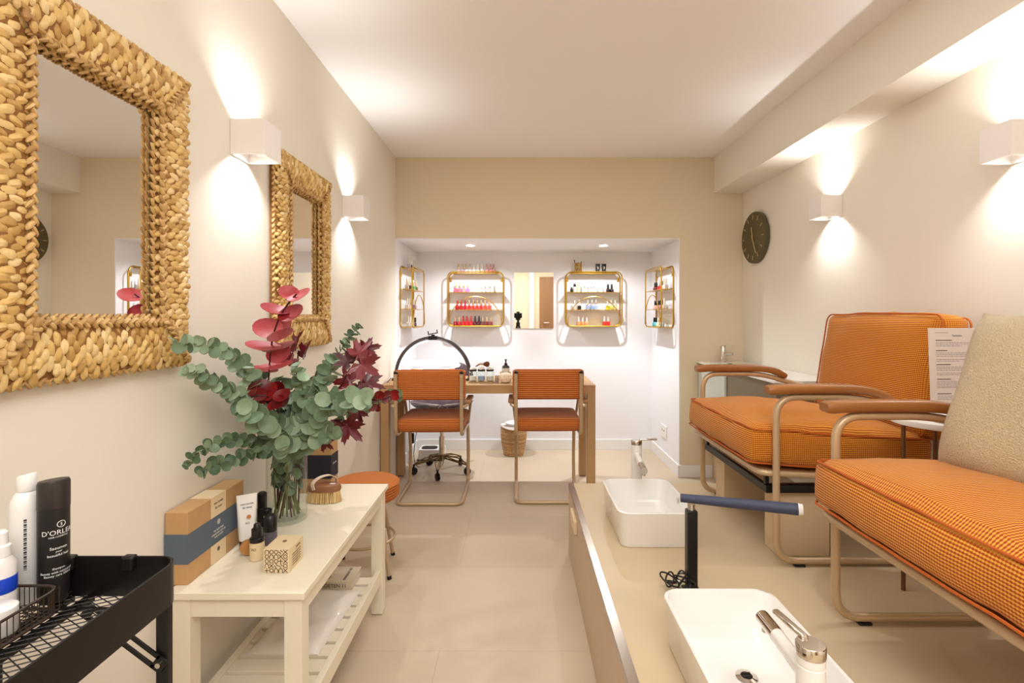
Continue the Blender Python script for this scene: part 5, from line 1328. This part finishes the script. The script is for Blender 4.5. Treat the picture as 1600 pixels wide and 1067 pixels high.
for a in (rx1-.0425, rx0+.024):
    for b in (ry1+.0005, ry0-.0135):
        obj('leg', B(a, a+.0185, b, b+.013, .002, rim-.02), m_black, t, bevel=.002)
Ms = Matrix.Translation((-.545, ry1-.0015, .657)) @ Matrix.Rotation(radians(-143), 4, 'Y')
obj('strut', MB().box(0, .125, -.003, 0, -.011, -.005, Ms).box(0, .125, -.003, 0, .005, .011, Ms).box(-.014, .004, -.003, 0, -.011, .011, Ms).box(.121, .135, -.003, 0, -.011, .011, Ms), m_black, t, smooth=False)
obj('strut_screw', MB().lathe([(.004, 0), (.004, .003)], (-.541, ry1-.0045, .654), 12, Matrix.Rotation(pi/2, 3, 'X')), m_chrome, t)
for xx in (-.585, -.675): obj('rim_clip', MB().box(xx-.009, xx+.009, ry1-.011, ry1+.002, rim-.018, rim+.003), m_black, t, bevel=.003)
obj('lower_tray', MB().loft([rrect(cx_, cy_, w_, d_, .03, .18), rrect(cx_, cy_, w_, d_, .03, .24), rrect(cx_, cy_, w_-.007, d_-.007, .027, .24), rrect(cx_, cy_, w_-.007, d_-.007, .027, .186)]), m_black, t)
z = msh
# bottles in the tray
kx, ky = -.682, .752
t = thing('shampoo_bottle', 'black cylindrical bottle with white lettering standing on the trolley', 'bottle', (kx, ky, z))
slant = Matrix(((1, 0, 0), (0, 1, 0), (0, 0, 1)))
obj('body', MB().lathe([(.0160, 0), (.0175, .003), (.0185, .012), (.0185, .136)], (kx, ky, z), 40), mat('matte_black', srgb(30, 27, 27), .45), t)
cp = MB(); n = 40; lo = []
for (r_, base, sl) in ((.0190, .1365, 0), (.0190, .140, 0), (.0190, .172, 1), (.0175, .176, 1), (.008, .1765, 1)):
    lo.append([Vector((kx+r_*cos(2*pi*k/n), ky+r_*sin(2*pi*k/n), z+base+sl*.10*r_*cos(2*pi*k/n+.6))) for k in range(n)])
obj('cap', cp.loft(lo), mat('cap_black', srgb(44, 38, 37), .4), t)
def wrap(s, size, h, a0=0.0, R_=.0188): return text_mb(s, size, None, lambda v: Vector((kx+R_*sin(v.x/R_+a0), ky-R_*cos(v.x/R_+a0)-v.z, z+h+v.y)), extrude=.00008)
# facing the aisle and the camera
mb = wrap("D'ORLEANS", .0098, .100, 1.35)
for (s_, sz, h_) in (('HAIR COSMETICS', .003, .096), ('Saeumen', .0058, .079), ('your', .004, .0745), ('beautiful hair', .005, .069), ('Shampoo', .004, .050), ('Beauty with natural care', .0044, .0445), ('Beauty care 250 ml', .0044, .040)):
    m2 = wrap(s_, sz, h_, 1.05 if sz < .006 else 1.15); mb.add(m2.v, m2.f)
for k in range(24):
    pass
ring = [Vector((kx+.0189*sin(1.2+.005*cos(a)/.0189), ky-.0189*cos(1.2+.005*cos(a)/.0189), z+.1145+.0045*sin(a))) for a in [2*pi*q/20 for q in range(20)]]
mb.tube(ring, .00045, 4, closed=True)
m2 = wrap('S', .0065, .1123, 1.2); mb.add(m2.v, m2.f)
obj('lettering', mb, m_whitep, t, smooth=False)
kx2, ky2 = -.7225, .752
t = thing('lotion_bottle', 'white plastic bottle with a slanted cap behind the black bottle on the trolley', 'bottle', (kx2, ky2, z))
obj('body', MB().lathe([(.017, 0), (.019, .003), (.019, .135), (.0175, .147), (.012, .158), (.0105, .160)], (kx2, ky2, z), 40), m_whitep, t)
lo = []
for (r_, base, sl) in ((.0108, .1605, 0), (.0113, .162, 0), (.0113, .182, 1), (.010, .184, 1), (.004, .184, 1)):
    lo.append([Vector((kx2+.001+r_*cos(2*pi*k/n), ky2+r_*sin(2*pi*k/n), z+base+sl*.22*r_*cos(2*pi*k/n))) for k in range(n)])
obj('cap', MB().loft(lo), m_whitep, t)
mb = MB()
kx, ky = kx2, ky2
for q in range(34):
    a_ = .9; h0 = .05+q*.0022; mb.add([Vector((kx2+.0192*sin(b_), ky2-.0192*cos(b_), z+hh_)) for (b_, hh_) in ((.62, h0), (.80, h0), (.80, h0+.0008+.0006*(q % 3)), (.62, h0+.0008+.0006*(q % 3)))], [(0, 1, 2, 3)])
obj('printed_code', mb, m_ink, t, smooth=False)
# wire basket
t = thing('wire_basket', 'small dark wire mesh basket of bottles at the left edge of the trolley', 'basket', (-.70, .63, z))
mb = MB(); q0, q1, w0, w1 = -.80, -.645, .56, .724
for s_ in range(2):
    zz = z+.003+.032*s_; mb.tube(rrect((q0+q1)/2, (w0+w1)/2, q1-q0, w1-w0, .02, zz), .0022, 6, closed=True)
for P_ in rrect((q0+q1)/2, (w0+w1)/2, q1-q0, w1-w0, .02, z+.003, 9): mb.tube([P_, P_+Vector((0, 0, .032))], .0008, 4)
for i in range(22): xx = q0+.004+i*(q1-q0-.008)/21; mb.tube([(xx, w0, z+.003), (xx, w1, z+.003)], .0008, 4); mb.tube([(xx, w0, z+.003), (xx, w0, z+.035)], .0008, 4); mb.tube([(xx, w1, z+.003), (xx, w1, z+.035)], .0008, 4)
for i in range(20): yy = w0+.004+i*(w1-w0-.008)/19; mb.tube([(q0, yy, z+.003), (q1, yy, z+.003)], .0008, 4); mb.tube([(q1, yy, z+.003), (q1, yy, z+.035)], .0008, 4)
obj('wire_mesh', mb, mat('grey_wire', srgb(70, 58, 50), .4, .5), t)
zb2 = z+.0045
m_blue = mat('cobalt_plastic', srgb(24, 66, 190), .35)
sx_, sy_ = -.7075, .700
t = thing('spray_bottle', 'clear spray bottle with a blue band cut by the left picture edge', 'bottle', (sx_, sy_, zb2))
obj('body', MB().lathe([(.015, 0), (.0165, .002), (.0165, .018), (.0165, .075), (.010, .084)], (sx_, sy_, zb2), 24), mat('cloudy_plastic', srgb(226, 220, 216), .25), t)
obj('blue_band', MB().lathe([(.0168, .036), (.0172, .037), (.0172, .056), (.0168, .057)], (sx_, sy_, zb2), 24, cap=False), m_blue, t)
obj('spray_head', MB().lathe([(.011, .084), (.011, .098), (.008, .100), (.008, .116), (.005, .119)], (sx_, sy_, zb2), 20), m_whitep, t)
sx_, sy_ = -.6725, .664
t = thing('cream_jar', 'small white jar with a blue oval mark at the left edge of the trolley', 'jar', (sx_, sy_, zb2))
obj('body', MB().lathe([(.017, 0), (.0185, .002), (.0185, .034), (.016, .036)], (sx_, sy_, zb2), 28), m_whitep, t)
obj('blue_oval', MB().add([Vector((sx_+.0187*sin(.55+.28*cos(a)), sy_-.0187*cos(.55+.28*cos(a)), zb2+.016+.004*sin(a))) for a in [2*pi*q/18 for q in range(18)]], [tuple(range(18))]), m_blue, t, smooth=False)

# ------------------------------------------------------------------ the photographer's camera, seen in the alcove mirror
t = thing('tripod_camera', 'black camera on a tripod seen in the alcove mirror', 'camera', (0, -.30, 0))
obj('camera_body', MB().box(-.07, .07, -.17, -.10, 1.13, 1.22).box(-.03, .03, -.16, -.11, 1.22, 1.245), m_blackp, t, bevel=.008)
obj('lens', MB().lathe([(.035, 0), (.038, .01), (.038, .05), (.03, .052), (.028, .035)], (0, -.10, 1.18), 24, Matrix.Rotation(-pi/2, 3, 'X')), m_blackp, t)
obj('tripod_head', MB().lathe([(.02, .98), (.035, 1.0), (.035, 1.05), (.02, 1.06), (.02, 1.09), (.045, 1.10), (.045, 1.13)], (0, -.135, 0), 18), m_blackp, t)
for k in range(3):
    a = -pi/2+2*pi*k/3; obj('tripod_leg', MB().tube([(.03*cos(a), -.135+.03*sin(a), .99), (.18*cos(a)+.0, -.30+.35*sin(a), .01)], [.014, .010], 10), m_blackp, t)
